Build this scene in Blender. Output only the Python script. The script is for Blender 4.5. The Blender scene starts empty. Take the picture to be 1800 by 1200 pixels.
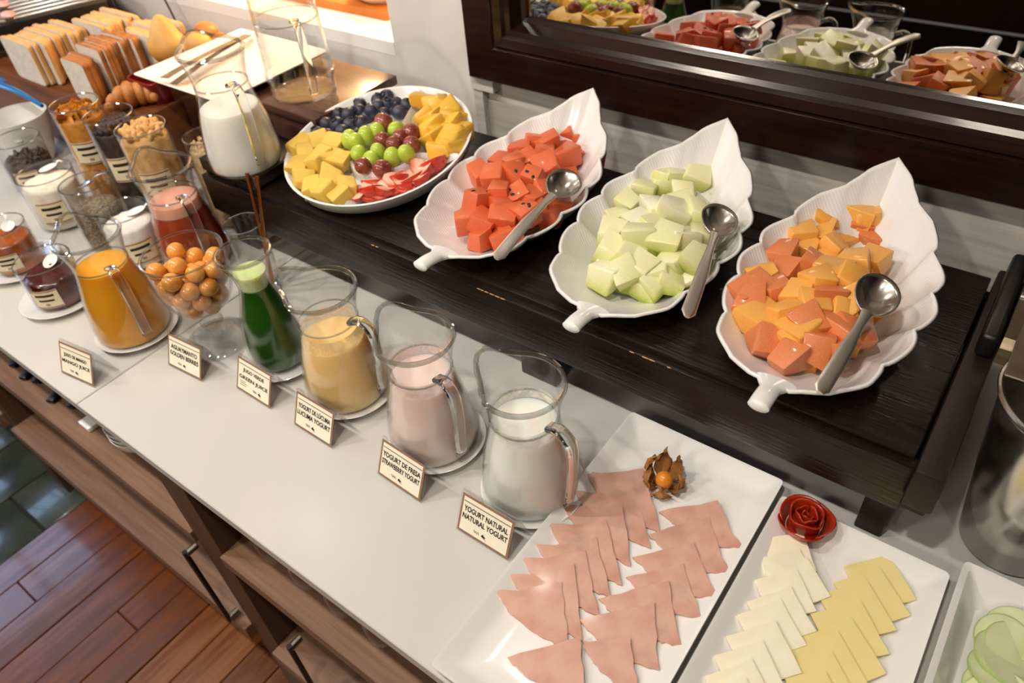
import bpy, bmesh, math, random
from mathutils import Vector, Matrix, Euler, noise
random.seed(11)
sc = bpy.context.scene
COL = sc.collection
rad = math.radians
TZ = 0.0            # table top height; the room floor lies at FZ
FZ = -0.86

# ------------------------------------------------------------------ camera
F_PX = 1309.0
def cam_axes():
    yaw, pitch, roll = rad(-40.02), rad(42.21), rad(5.51)
    cy, sy, cp, sp = math.cos(yaw), math.sin(yaw), math.cos(pitch), math.sin(pitch)
    fwd = Vector((sy*cp, cy*cp, -sp)); right = Vector((cy, -sy, 0)); down = fwd.cross(right)
    cr, sr = math.cos(roll), math.sin(roll)
    return right*cr+down*sr, down*cr-right*sr, fwd
AX_R, AX_D, AX_F = cam_axes()
CAM = Vector((0, 0, 0.88))
cd = bpy.data.cameras.new('camera'); cam = bpy.data.objects.new('camera', cd); COL.objects.link(cam)
m = Matrix((AX_R, -AX_D, -AX_F)).transposed().to_4x4(); m.translation = CAM
cam.matrix_world = m
cd.sensor_width = 36; cd.lens = F_PX/1800*36; cd.clip_start = .02; cd.clip_end = 50
cd.dof.use_dof = True; cd.dof.focus_distance = 1.03; cd.dof.aperture_fstop = 4.4
sc.camera = cam
def ray(px, py): return AX_R*((px-900)/F_PX)+AX_D*((py-600)/F_PX)+AX_F
def at(px, py, z=0.0):                      # pixel to the point at height z
    d = ray(px, py); return CAM+d*((z-CAM.z)/d.z)
def aty(px, py, y):                         # pixel to the point on the plane y
    d = ray(px, py); return CAM+d*((y-CAM.y)/d.y)

# ------------------------------------------------------------------ world, exposure
w = bpy.data.worlds.new('world'); sc.world = w; w.use_nodes = True
w.node_tree.nodes['Background'].inputs[0].default_value = (.9, .85, .8, 1)
w.node_tree.nodes['Background'].inputs[1].default_value = .25
sc.view_settings.view_transform = 'Standard'; sc.view_settings.look = 'None'
sc.view_settings.gamma = 1; sc.view_settings.use_curve_mapping = False
sc.view_settings.exposure = -0.5
sc.cycles.use_denoising = True
sc.cycles.max_bounces = 12; sc.cycles.transmission_bounces = 12; sc.cycles.transparent_max_bounces = 32
sc.cycles.glossy_bounces = 6; sc.cycles.diffuse_bounces = 4
sc.cycles.caustics_reflective = False; sc.cycles.caustics_refractive = False
sc.cycles.sample_clamp_indirect = 6

# ------------------------------------------------------------------ ceiling spots and added fill
def spot(name, loc, to, power, size=rad(80), blend=.6, radius=.03, col=(1, .93, .84)):
    l = bpy.data.lights.new(name, 'SPOT'); l.energy = power; l.spot_size = size; l.spot_blend = blend
    l.shadow_soft_size = radius; l.color = col
    o = bpy.data.objects.new(name, l); COL.objects.link(o); o.location = loc
    o.rotation_euler = (Vector(to)-Vector(loc)).to_track_quat('-Z', 'Y').to_euler()
    return o
CEIL = 1.85
for lx, pw in ((-.30, 62), (-1.0, 52), (-1.72, 56), (-2.44, 56), (.46, 12)):     # the row of downlights over the buffet
    spot('ceiling_spot', (lx, -.10, CEIL-.05), (lx*.97, .62, 0), pw, rad(92), .45, .035)
for lx, ly, pw in ((-1.7, -1.7, 190), (-.2, -1.9, 100)):                            # added soft fill from the front, brightens the jug fronts
    spot('fill_spot', (lx, ly, CEIL-.05), (-.8, .5, 0), pw, rad(120), .6, .22, (1, .88, .74))
for lx, pw in ((-.75, 14), (-1.9, 14)):
    spot('ceiling_spot', (lx, .85, CEIL-.05), (lx, .6, 0), pw, rad(110), .8)

# ------------------------------------------------------------------ mesh helpers
def link(o, parent=None):
    COL.objects.link(o)
    if parent is not None: o.parent = parent
    return o
def mk(name, verts, faces, mat, parent=None, smooth=True, angle=40, mats=None, fmat=None):
    me = bpy.data.meshes.new(name); me.from_pydata([tuple(v) for v in verts], [], faces)
    me.update()
    for mm in (mats or [mat]): me.materials.append(mm)
    if fmat:
        for i, k in enumerate(fmat): me.polygons[i].material_index = k
    b = bmesh.new(); b.from_mesh(me); bmesh.ops.recalc_face_normals(b, faces=b.faces); b.to_mesh(me); b.free()
    if smooth:
        me.polygons.foreach_set('use_smooth', [True]*len(me.polygons))
        try: me.set_sharp_from_angle(angle=rad(angle))
        except Exception: pass
    return link(bpy.data.objects.new(name, me), parent)
def mkw(name, verts, faces, mat, **k):       # world-space verts, origin at their centre
    c = sum((Vector(v) for v in verts), Vector())/len(verts)
    o = mk(name, [Vector(v)-c for v in verts], faces, mat, **k); o.location = c
    return o
def tag(o, label, cat, group=None):
    o['label'] = label; o['category'] = cat
    if group: o['group'] = group
    return o
def thing(name, label, cat, loc=(0, 0, 0), rz=0, group=None):
    o = bpy.data.objects.new(name, None); COL.objects.link(o)
    o.empty_display_size = .02; o.location = loc; o.rotation_euler = (0, 0, rz)
    return tag(o, label, cat, group)
def struct(o): o['kind'] = 'structure'; return o
def copy_tree(o, parent=None):
    c = o.copy(); COL.objects.link(c)
    if parent is not None: c.parent = parent
    for ch in list(o.children): copy_tree(ch, c)
    return c
def loft(rings, cap0=True, cap1=True, closed=True):
    n = len(rings[0]); V = [p for r in rings for p in r]; Fc = []
    for i in range(len(rings)-1):
        for j in range(n if closed else n-1):
            k = (j+1) % n
            Fc.append((i*n+j, i*n+k, (i+1)*n+k, (i+1)*n+j))
    if cap0: Fc.append(tuple(reversed(range(n))))
    if cap1: Fc.append(tuple(range((len(rings)-1)*n, len(rings)*n)))
    return V, Fc
def lathe_rings(prof, n=48, fn=None):
    R = []
    for r, z in prof:
        ring = []
        for j in range(n):
            a = 2*math.pi*j/n
            rr, zz = (r, z) if fn is None else fn(r, z, a)
            ring.append(Vector((max(rr, 1e-5)*math.cos(a), max(rr, 1e-5)*math.sin(a), zz)))
        R.append(ring)
    return R
def lathe(name, prof, mat, parent=None, n=48, fn=None, cap0=True, cap1=True, angle=40):
    V, Fc = loft(lathe_rings(prof, n, fn), cap0, cap1)
    return mk(name, V, Fc, mat, parent, angle=angle)
def box_vf(x0, x1, y0, y1, z0, z1):
    V = [(x, y, z) for z in (z0, z1) for x, y in ((x0, y0), (x1, y0), (x1, y1), (x0, y1))]
    Fc = [(0, 3, 2, 1), (4, 5, 6, 7), (0, 1, 5, 4), (1, 2, 6, 5), (2, 3, 7, 6), (3, 0, 4, 7)]
    return V, Fc
def box(name, x0, x1, y0, y1, z0, z1, mat, parent=None, bev=0.0, seg=2, world=False):
    V, Fc = box_vf(x0, x1, y0, y1, z0, z1)
    o = (mkw if world else mk)(name, V, Fc, mat, smooth=False, **({} if world else {'parent': parent}))
    if bev > 0:
        b = bmesh.new(); b.from_mesh(o.data)
        bmesh.ops.bevel(b, geom=list(b.edges), offset=bev, segments=seg, affect='EDGES', profile=.5)
        b.to_mesh(o.data); b.free()
        o.data.polygons.foreach_set('use_smooth', [True]*len(o.data.polygons))
        o.data.set_sharp_from_angle(angle=rad(35))
    return o
def sweep(path, rx, ry, n=12, up=Vector((0, 0, 1))):
    """tube rings along a path; rx sideways and ry upward radius per point"""
    R = []
    for i, p in enumerate(path):
        t = (path[min(i+1, len(path)-1)]-path[max(i-1, 0)]).normalized()
        s = t.cross(up)
        if s.length < 1e-4: s = t.cross(Vector((1, 0, 0)))
        s.normalize(); u = s.cross(t).normalized()
        a, b = (rx[i] if isinstance(rx, (list, tuple)) else rx), (ry[i] if isinstance(ry, (list, tuple)) else ry)
        R.append([p+s*(a*math.cos(2*math.pi*j/n))+u*(b*math.sin(2*math.pi*j/n)) for j in range(n)])
    return R
def tube(name, path, rx, ry, mat, parent=None, n=12, up=Vector((0, 0, 1))):
    V, Fc = loft(sweep([Vector(p) for p in path], rx, ry, n, up))
    return mk(name, V, Fc, mat, parent, angle=50)
def ring_tube(path, r, n=8):                 # closed tube
    m_ = len(path); R = []
    for i, p in enumerate(path):
        t = (path[(i+1) % m_]-path[i-1]).normalized(); s = t.cross(Vector((0, 0, 1))).normalized(); u = s.cross(t)
        R.append([p+s*(r*math.cos(2*math.pi*j/n))+u*(r*math.sin(2*math.pi*j/n)) for j in range(n)])
    R.append(R[0]); V, Fc = loft(R, False, False); return V, Fc
def rrect(cx, cy, hx, hy, r, z, n=5):
    pts = []
    for k, (sx, sy) in enumerate(((1, 1), (-1, 1), (-1, -1), (1, -1))):
        for i in range(n):
            a = math.pi/2*(k+i/(n-1))
            pts.append(Vector((cx+sx*(hx-r)+r*math.cos(a), cy+sy*(hy-r)+r*math.sin(a), z)))
    return pts
def smooth_path(pts, n=24):                  # Catmull-Rom
    P = [Vector(p) for p in pts]; P = [P[0]*2-P[1]]+P+[P[-1]*2-P[-2]]; out = []
    for i in range(1, len(P)-2):
        for k in range(n//(len(P)-3)+1):
            t = k/(n//(len(P)-3)+1)
            a, b, c, d = P[i-1:i+3]
            out.append(.5*((2*b)+(c-a)*t+(2*a-5*b+4*c-d)*t*t+(3*b-a-3*c+d)*t**3))
    out.append(P[-2]); return out
def lerp_tab(tab, t):
    for (a, va), (b, vb) in zip(tab, tab[1:]):
        if t <= b:
            k = (t-a)/(b-a); k = k*k*(3-2*k)*.4+k*.6
            return va+(vb-va)*k
    return tab[-1][1]

def ell(n=12, m_=8, r=(1, 1, 1)):
    rings = [[Vector((r[0]*math.sin(math.pi*i/m_)*math.cos(2*math.pi*j/n), r[1]*math.sin(math.pi*i/m_)*math.sin(2*math.pi*j/n), r[2]*math.cos(math.pi*i/m_))) for j in range(n)] for i in range(1, m_)]
    V, Fc = loft(rings, False, False); k = len(V); V += [Vector((0, 0, r[2])), Vector((0, 0, -r[2]))]
    for j in range(n): Fc += [(k, j, (j+1) % n), (k+1, (m_-2)*n+(j+1) % n, (m_-2)*n+j)]
    return V, Fc
def proto(name, V, Fc, m_, **k):             # mesh only, not linked
    o = mk(name, V, Fc, m_, **k); COL.objects.unlink(o); return o.data
# ------------------------------------------------------------------ materials
def C(h):                                    # sRGB hex to linear
    v = [int(h[i:i+2], 16)/255 for i in (0, 2, 4)]
    return tuple((c/12.92 if c <= .04045 else ((c+.055)/1.055)**2.4) for c in v)+(1,)
def mat(name, col, rough=.5, metal=0, spec=.5, col2=None, scale=20, detail=4, bump=0, bscale=60, coat=0, sss=0,
        sss_r=(1, .5, .3), trans=0, ior=1.45, coords='Object', stretch=(1, 1, 1), rough2=None, lo=.35, hi=.65):
    M = bpy.data.materials.new(name); M.use_nodes = True; nt = M.node_tree; N = nt.nodes; L = nt.links
    b = N['Principled BSDF']; col = C(col) if isinstance(col, str) else col
    b.inputs['Base Color'].default_value = col; b.inputs['Roughness'].default_value = rough
    b.inputs['Metallic'].default_value = metal; b.inputs['Specular IOR Level'].default_value = spec
    b.inputs['IOR'].default_value = ior; b.inputs['Coat Weight'].default_value = coat; b.inputs['Coat Roughness'].default_value = .08
    b.inputs['Transmission Weight'].default_value = trans
    if sss:
        b.inputs['Subsurface Weight'].default_value = sss; b.inputs['Subsurface Radius'].default_value = sss_r
        b.inputs['Subsurface Scale'].default_value = .006
    if col2 or bump or rough2 is not None:
        tc = N.new('ShaderNodeTexCoord'); mp = N.new('ShaderNodeMapping'); mp.inputs['Scale'].default_value = stretch
        L.new(tc.outputs[coords], mp.inputs[0])
    if col2 or rough2 is not None:
        tx = N.new('ShaderNodeTexNoise'); tx.inputs['Scale'].default_value = scale; tx.inputs['Detail'].default_value = detail
        L.new(mp.outputs[0], tx.inputs[0])
        rp = N.new('ShaderNodeMapRange'); rp.inputs[1].default_value = lo; rp.inputs[2].default_value = hi
        L.new(tx.outputs[0], rp.inputs[0])
    if col2:
        mx = N.new('ShaderNodeMix'); mx.data_type = 'RGBA'; mx.inputs[6].default_value = col
        mx.inputs[7].default_value = C(col2) if isinstance(col2, str) else col2
        L.new(rp.outputs[0], mx.inputs[0]); L.new(mx.outputs[2], b.inputs['Base Color'])
    if rough2 is not None:
        mr = N.new('ShaderNodeMapRange'); mr.inputs[3].default_value = rough; mr.inputs[4].default_value = rough2
        L.new(rp.outputs[0], mr.inputs[0]); L.new(mr.outputs[0], b.inputs['Roughness'])
    if bump:
        t2 = N.new('ShaderNodeTexNoise'); t2.inputs['Scale'].default_value = bscale; t2.inputs['Detail'].default_value = 3
        L.new(mp.outputs[0], t2.inputs[0])
        bp = N.new('ShaderNodeBump'); bp.inputs['Strength'].default_value = bump; bp.inputs['Distance'].default_value = .002
        L.new(t2.outputs[0], bp.inputs['Height']); L.new(bp.outputs[0], b.inputs['Normal'])
    return M
def grad_mat(name, stops, axis=2, rough=.35, coords='Generated', sss=.1, bump=.1, bscale=80, coat=0, mix=None, nscale=9):
    """colour along one axis of the thing itself (rind to heart)"""
    M = bpy.data.materials.new(name); M.use_nodes = True; nt = M.node_tree; N = nt.nodes; L = nt.links
    b = N['Principled BSDF']; b.inputs['Roughness'].default_value = rough; b.inputs['Coat Weight'].default_value = coat
    b.inputs['Subsurface Weight'].default_value = sss; b.inputs['Subsurface Scale'].default_value = .006
    tc = N.new('ShaderNodeTexCoord'); sp = N.new('ShaderNodeSeparateXYZ'); L.new(tc.outputs[coords], sp.inputs[0])
    ns = N.new('ShaderNodeTexNoise'); ns.inputs['Scale'].default_value = nscale; L.new(tc.outputs[coords], ns.inputs[0])
    ad = N.new('ShaderNodeMath'); ad.operation = 'MULTIPLY_ADD'; ad.inputs[1].default_value = .35; L.new(ns.outputs[0], ad.inputs[0])
    su = N.new('ShaderNodeMath'); su.operation = 'SUBTRACT'; su.inputs[1].default_value = .17
    L.new(sp.outputs[axis], ad.inputs[2]); L.new(ad.outputs[0], su.inputs[0])
    cr = N.new('ShaderNodeValToRGB'); L.new(su.outputs[0], cr.inputs[0])
    e = cr.color_ramp.elements; e[0].position, e[0].color = stops[0][0], C(stops[0][1]); e[1].position, e[1].color = stops[-1][0], C(stops[-1][1])
    for p, c in stops[1:-1]:
        n_ = e.new(p); n_.color = C(c)
    L.new(cr.outputs[0], b.inputs['Base Color'])
    if bump:
        t2 = N.new('ShaderNodeTexNoise'); t2.inputs['Scale'].default_value = bscale; L.new(tc.outputs['Object'], t2.inputs[0])
        bp = N.new('ShaderNodeBump'); bp.inputs['Strength'].default_value = bump; bp.inputs['Distance'].default_value = .002
        L.new(t2.outputs[0], bp.inputs['Height']); L.new(bp.outputs[0], b.inputs['Normal'])
    return M
def thin_glass(name, tint=(.97, .98, .97, 1), k=1.0, add=.02):
    M = bpy.data.materials.new(name); M.use_nodes = True; nt = M.node_tree; N = nt.nodes; L = nt.links
    N.remove(N['Principled BSDF']); out = N['Material Output']
    tr = N.new('ShaderNodeBsdfTransparent'); tr.inputs[0].default_value = tint
    gl = N.new('ShaderNodeBsdfGlossy'); gl.inputs['Roughness'].default_value = .03
    fr = N.new('ShaderNodeLayerWeight'); fr.inputs[0].default_value = .5
    pw = N.new('ShaderNodeMath'); pw.operation = 'POWER'; pw.inputs[1].default_value = 3.0; L.new(fr.outputs['Facing'], pw.inputs[0])
    mm = N.new('ShaderNodeMath'); mm.operation = 'MULTIPLY_ADD'; mm.inputs[1].default_value = k; mm.inputs[2].default_value = add; mm.use_clamp = True
    L.new(pw.outputs[0], mm.inputs[0])
    mx = N.new('ShaderNodeMixShader'); L.new(mm.outputs[0], mx.inputs[0]); L.new(tr.outputs[0], mx.inputs[1]); L.new(gl.outputs[0], mx.inputs[2])
    L.new(mx.outputs[0], out.inputs[0])
    return M
def wood(name, c1, c2, rough=.4, scale=6, stretch=(1, 14, 14), bump=.15, coat=0, rough2=None, spec=.5):
    return mat(name, c1, rough, col2=c2, scale=scale, detail=8, stretch=stretch, bump=bump, bscale=scale*3, coat=coat, rough2=rough2, spec=spec, lo=.3, hi=.7)
G_THIN = thin_glass('thin_clear_glass', (.985, .99, .985, 1), .65, .03)
G_WATER = thin_glass('still_water', (.97, .985, .99, 1), .5, .03)
G_ACRYL = thin_glass('clear_acrylic', (.975, .975, .97, 1), .5, .04)
G_MID = thin_glass('moulded_clear_glass', (.96, .97, .96, 1), .75, .10)
G_RIM = thin_glass('rolled_glass_edge', (.86, .88, .87, 1), .7, .22)
G_SOLID = mat('thick_clear_glass', (.98, .99, .98, 1), 0.0, trans=1, ior=1.45)
PORC = mat('white_porcelain', 'E9E7E3', .12, spec=.5, coat=.3)
STEEL = mat('polished_steel', 'D6D2CA', .16, metal=1, rough2=.26, scale=40)
STEEL_B = mat('brushed_steel', 'A9A195', .26, metal=1, col2='8F877B', scale=30, stretch=(1, 1, 8), rough2=.38)
COPPER = mat('copper_metal', 'B9793E', .22, metal=1)
BLACK = mat('black_plastic', '14110F', .35)
WHITE_TOP = mat('white_laminate', 'C5C2BC', .25, spec=.4)
WALLM = mat('white_plaster', 'E0DAD2', .7, col2='D6CFC6', scale=5, bump=.05)
DARK = wood('dark_stained_wood', '150D09', '1E130D', .24, 5, (1, 16, 16), .5, rough2=.42, spec=.4)
DARK_Y = wood('dark_stained_wood_side', '1A110C', '2A1D15', .4, 5, (16, 1, 16), .25, rough2=.55, spec=.35)
FRAMEW = wood('dark_mahogany', '170B07', '2A150D', .22, 5, (1, 16, 16), .08, coat=.3)
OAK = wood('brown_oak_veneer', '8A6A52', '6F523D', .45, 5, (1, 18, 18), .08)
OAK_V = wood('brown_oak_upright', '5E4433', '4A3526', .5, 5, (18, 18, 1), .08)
PALEWOOD = wood('pale_washed_wood', 'D2CDC5', 'B5ADA2', .5, 4, (1, 22, 22), .1)

# ================================================================== the room
floor_base = struct(box('floor', -4.2, 2.2, -2.6, 1.25, FZ-.10, FZ-.012, mat('floor_screed', '2A1B12', .6)))
PLANKS = [wood('floor_plank_wood_a', '7C4316', '552A0C', .2, 7, (9, 1, 9), .25, coat=.4, rough2=.34),
          wood('floor_plank_wood_b', '6A3610', '8A521E', .22, 6, (9, 1, 9), .25, coat=.4, rough2=.36),
          wood('floor_plank_wood_c', '552A0E', '734016', .2, 6, (9, 1, 9), .25, coat=.4, rough2=.36)]
SLATE = mat('glazed_slate_tile', '2F352F', .16, col2='41493F', scale=7, bump=.8, bscale=9, coat=.4, rough2=.3)
def unit_board(name, bev):
    o = box(name, -.5, .5, -.5, .5, -.5, .5, PLANKS[0]); COL.objects.unlink(o); return o.data
x = -1.902
while x < 1.6:
    wd = random.choice((.088, .095, .104))
    y = -1.35-random.random()*.5
    while y < 1.1:
        ln = random.choice((.42, .55, .68, .8))
        if x > -.5 and y > .6: break
        o = box('plank', -wd/2+.001, wd/2-.001, -ln/2+.001, ln/2-.001, -.006, .006+random.uniform(-.0008, .0008), random.choice(PLANKS), floor_base, .002, 1)
        o.location = (x+wd/2, y+ln/2, FZ-.006); y += ln
    x += wd
for i in range(9):
    for j in range(7):
        o = box('tile', -.1035, .1035, -.148, .148, -.006, .006+random.uniform(-.0015, .001), SLATE, floor_base, .004, 2)
        o.location = (-2.008-.211*i, -1.25+.302*j+(i % 2)*.15, FZ-.006)
# walls: the back wall has a hatch at the left and the mirror bay at the right
HX0, HX1, HZ0, HZ1 = -2.55, -1.274, .257, .85
wb = None
V, Fc = [], []
def addbox(*a):
    v, f = box_vf(*a); k = len(V); V.extend(v); Fc.extend([tuple(i+k for i in q) for q in f])
addbox(-4.2, HX0, 1.2, 1.32, FZ, 1.85); addbox(HX1, -1.045, 1.2, 1.32, FZ, 1.85)
addbox(HX0, HX1, 1.2, 1.32, FZ, HZ0-.031); addbox(HX0, HX1, 1.2, 1.32, HZ1, 1.85); addbox(-1.045, 2.2, 1.25, 1.32, FZ, 1.85)
wb = struct(mk('wall_back', V, Fc, WALLM, smooth=False))
struct(box('wall_left', -4.3, -4.2, -2.6, -1.3, FZ, 1.85, WALLM)); 
V, Fc = [], []
addbox(-4.3, -4.2, -1.3, .7, FZ, .85); addbox(-4.3, -4.2, -1.3, .7, 1.80, 1.85); addbox(-4.3, -4.2, -1.3, -.75, .85, 1.80); addbox(-4.3, -4.2, .45, .7, .85, 1.80); addbox(-4.3, -4.2, .7, 1.32, FZ, 1.85)
struct(mk('wall_left', V, Fc, WALLM, smooth=False))
WALLDARK = wood('dark_panel_wall', '2B1A11', '3A2417', .5, 3, (10, 10, 1), .1)
struct(box('wall_front', -4.3, 2.3, -2.7, -2.6, FZ, 1.85, WALLDARK))
struct(box('wall_right', 2.2, 2.3, -2.6, 1.32, FZ, 1.85, WALLDARK))
struct(box('ceiling', -4.3, 2.3, -2.7, 1.32, 1.85, 1.95, mat('ceiling_paint', 'E0CFB6', .8)))
# daylight window in the far left wall
SKYM = bpy.data.materials.new('daylight_sky'); SKYM.use_nodes = True
b_ = SKYM.node_tree.nodes['Principled BSDF']; b_.inputs['Base Color'].default_value = (0, 0, 0, 1)
b_.inputs['Emission Color'].default_value = (.42, .62, 1, 1); b_.inputs['Emission Strength'].default_value = 9
win = struct(box('window_1', -4.275, -4.26, -.75, .45, .85, 1.80, SKYM))
for yy in (-.74, -.35, .05, .42): box('window_frame', -4.26, -4.21, yy-.02, yy+.02, .85, 1.80, WALLM, win)
# hatch into the bright kitchen
struct(box('trim_1', HX0+.0005, HX1-.0005, 1.1995, 2.049, HZ0-.03, HZ0+.001, mat('hatch_sill', 'F2EEE6', .5)))
V, Fc = [], []
addbox(HX0-.05, HX1+.05, 2.05, 2.1, HZ0-.03, HZ1+.05); addbox(HX0-.05, HX0, 1.32, 2.05, HZ0-.03, HZ1+.05)
addbox(HX1, HX1+.05, 1.32, 2.05, HZ0-.03, HZ1+.05); addbox(HX0-.05, HX1+.05, 1.32, 2.05, HZ1, HZ1+.05)
struct(mk('wall_hatch', V, Fc, mat('hatch_plaster', 'F0DFC8', .7), smooth=False))
l = bpy.data.lights.new('hatch_heat_lamp', 'POINT'); l.energy = 26; l.color = (1, .72, .42); l.shadow_soft_size = .04
o = link(bpy.data.objects.new('hatch_heat_lamp', l)); o.location = (-1.62, 1.62, .74)
ORANGE = mat('orange_board', 'C9772B', .5, col2='B5641F', scale=8)
p0, p1 = at(560, 15, HZ0+.002), at(686, 23, HZ0+.002)
tag(box('serving_board', p0.x-.35, p1.x+.03, p0.y+.01, p0.y+.26, HZ0, HZ0+.022, ORANGE, bev=.004, world=True), 'orange wooden board lying in the bright wall hatch', 'board')
q = at(645, 3, HZ0+.03)
tag(lathe('dish', [(.0, .0), (.05, 0), (.085, .03), (.088, .03), (.052, -.0), (0, .004)], PORC), 'white dish on the orange board in the wall hatch', 'dish').location = (q.x, q.y+.06, HZ0+.023)

# mirror with its heavy frame
MX0, MX1, MZ0, MZ1 = -1.035, 1.6, .232, 1.30
mir = thing('wall_mirror', 'large wall mirror in a dark mahogany frame reflecting the fruit bowls', 'mirror', (0, 1.2, 0))
MIRR = mat('mirror_silver', 'DAD6D0', .0, metal=1)
prof = [(0, .04), (0, -.022), (.006, -.03), (.074, -.03), (.078, -.024), (.082, -.030), (.098, -.026), (.103, -.018), (.112, -.014), (.122, .012), (.130, .016), (.130, .04)]
def frame_piece(name, a0, a1, axis, sgn, base):
    R = []
    for end in (0, 1):
        ring = []
        for d, yy in prof:
            c = base+sgn*d
            if axis == 'x': ring.append(Vector(((a0+d) if end == 0 else (a1-d), yy, c)))
            else: ring.append(Vector((c, yy, (a0+d) if end == 0 else (a1-d))))
        R.append(ring)
    V, Fc = loft(R); return mk(name, V, Fc, FRAMEW, mir, angle=25)
frame_piece('frame_rail', MX0, MX1, 'x', 1, MZ0); frame_piece('frame_rail', MX0, MX1, 'x', -1, MZ1)
frame_piece('frame_stile', MZ0, MZ1, 'z', 1, MX0); frame_piece('frame_stile', MZ0, MZ1, 'z', -1, MX1)
box('mirror_glass', MX0+.12, MX1-.12, .022, .034, MZ0+.12, MZ1-.12, MIRR, mir)
# pale panelling under the mirror
pan = struct(box('trim_2', -1.045, 2.2, 1.214, 1.25, FZ, .226, PALEWOOD))
struct(box('trim_3', -1.045, -1.02, 1.196, 1.214, FZ, .20, PALEWOOD))
struct(box('trim_4', -1.045, -.985, 1.19, 1.214, .20, .228, PALEWOOD))

# ================================================================== the buffet
tops = []
o = tag(box('buffet_worktop', -1.1645, 1.7, .2205, 1.19, -.022, 0, WHITE_TOP, bev=.0015, seg=1, world=True), 'white worktop slab under the yogurt jugs and cold cuts', 'worktop', None)
o = tag(box('buffet_worktop', -3.6, -1.1665, .2205, 1.19, -.022, 0, WHITE_TOP, bev=.0015, seg=1, world=True), 'white worktop slab under the cereal jars and jams', 'worktop', None)
cab = thing('buffet_cabinet', 'brown oak buffet cabinet with open shelves under the white worktop', 'cabinet', (-.9, .6, FZ))
def cb(name, x0, x1, y0, y1, z0, z1, m_, bev=.001, par=cab):
    return box(name, x0+.9, x1+.9, y0-.6, y1-.6, z0-FZ, z1-FZ, m_, par, bev, 1)
cb('back_panel', -3.5, 1.65, 1.10, 1.12, FZ, -.023, OAK_V)
DIV = [(-3.4, -3.32), (-2.05, -1.97), (-.965, -.88), (.05, .13), (1.2, 1.28)]
for a, b in DIV: cb('divider', a, b, .222, 1.10, FZ, -.024, OAK_V)
for (a0, a1), (b0, b1) in zip(DIV, DIV[1:]):
    cb('shelf', a1, b0, .216, 1.10, -.245, -.215, OAK); cb('shelf', a1, b0, .205, 1.10, -.60, -.555, OAK)
    cb('plinth', a1, b0, .26, .28, FZ, -.60, OAK_V)
for hx, z0, z1 in ((-1.005, -.29, -.55), (-.735, -.345, -.62)):
    h = tube('bar_handle', [(hx+.9, .200-.6, z0-FZ), (hx+.9, .200-.6, z1-FZ)], .005, .005, BLACK, cab, 10, Vector((0, 1, 0)))
    for zz in (z0-.008, z1+.008):
        tube('standoff', [(hx+.9, .200-.6, zz-FZ), (hx+.9, .224-.6, zz-FZ)], .007, .007, STEEL_B, h, 10)
# the dark step that carries the fruit
RZ = .18
rs = thing('display_riser', 'long dark stained wooden riser carrying the fruit bowls', 'riser', (-.6, .87, 0))
def rb(name, x0, x1, y0, y1, z0, z1, m_, bev=.002):
    return box(name, x0+.6, x1+.6, y0-.87, y1-.87, z0, z1, m_, rs, bev, 2)
rb('top_board', -1.325, .012, .680, 1.066, RZ-.02, RZ, DARK, .002)
rb('front_apron', -1.328, .018, .668, .688, .090, RZ-.009, DARK, .004)
rb('back_apron', -1.328, .018, 1.046, 1.064, .090, RZ-.021, DARK, .003)
rb('side_rail', .017, .050, .655, 1.09, .120, RZ+.003, DARK_Y, .004)
rb('cross_rail', .014, .047, .68, 1.09, .085, .118, DARK_Y, .003)
for lx0, lx1 in ((-1.32, -1.25), (-.565, -.495), (-.02, .014)):
    rb('leg', lx0, lx1, .690, .715, 0, RZ-.021, DARK_Y, .003); rb('leg', lx0, lx1, 1.02, 1.045, 0, RZ-.021, DARK_Y, .003)
CHIP = mat('bare_wood_chip', 'B48A5E', .6)
CHM = proto('worn_chip', *ell(8, 5, (.0045, .0012, .0009)), CHIP)
for px_ in (702, 712, 945, 952, 961, 972, 983, 994, 1230, 1252, 1262, 1290, 1433):
    q = aty(px_, 0, .668).x; c = inst_part = bpy.data.objects.new('worn_chip', CHM); COL.objects.link(c); c.parent = rs
    tt = (px_-465)/(1617-465); c.location = (-1.07+tt*1.085+.6, .6685-.87, RZ-.0092); c.scale = (random.uniform(.6, 1.5), 1, 1)
# stepped boards at the left end of the riser
t_ = thing('serving_tray', 'dark tray with a bright metal lip under the milk jug', 'tray', (-1.24, .74, RZ))
box('board', -.083, .083, -.066, .068, .0005, .026, DARK, t_, .002); box('metal_lip', .0835, .089, -.066, .068, .006, .029, STEEL_B, t_, .001, 1)
WAL = mat('glossy_walnut', '3A221A', .22, col2='57382E', scale=6, stretch=(1, 8, 8), coat=.4)
t_ = thing('display_block', 'glossy walnut block carrying the water jug and the white plate', 'block', (-1.42, .93, RZ))
box('block_top', -.265, .265, -.086, .15, .05, .07, WAL, t_, .003); box('block_front', -.25, .262, -.083, -.06, .0005, .0495, WAL, t_, .002)
box('block_side', .235, .262, -.059, .13, .0005, .0495, WAL, t_, .002); box('block_leg', -.26, -.2, -.059, .14, -RZ+.0005, .0495, WAL, t_, .002)
tag(box('display_crate', -2.80, -1.69, .745, 1.17, .0005, .165, wood('orange_brown_wood', '7A4520', '5A2E12', .45, 4, (1, 12, 12)), bev=.003, world=True), 'orange brown wooden crate under the bread and rolls', 'crate')

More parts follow.
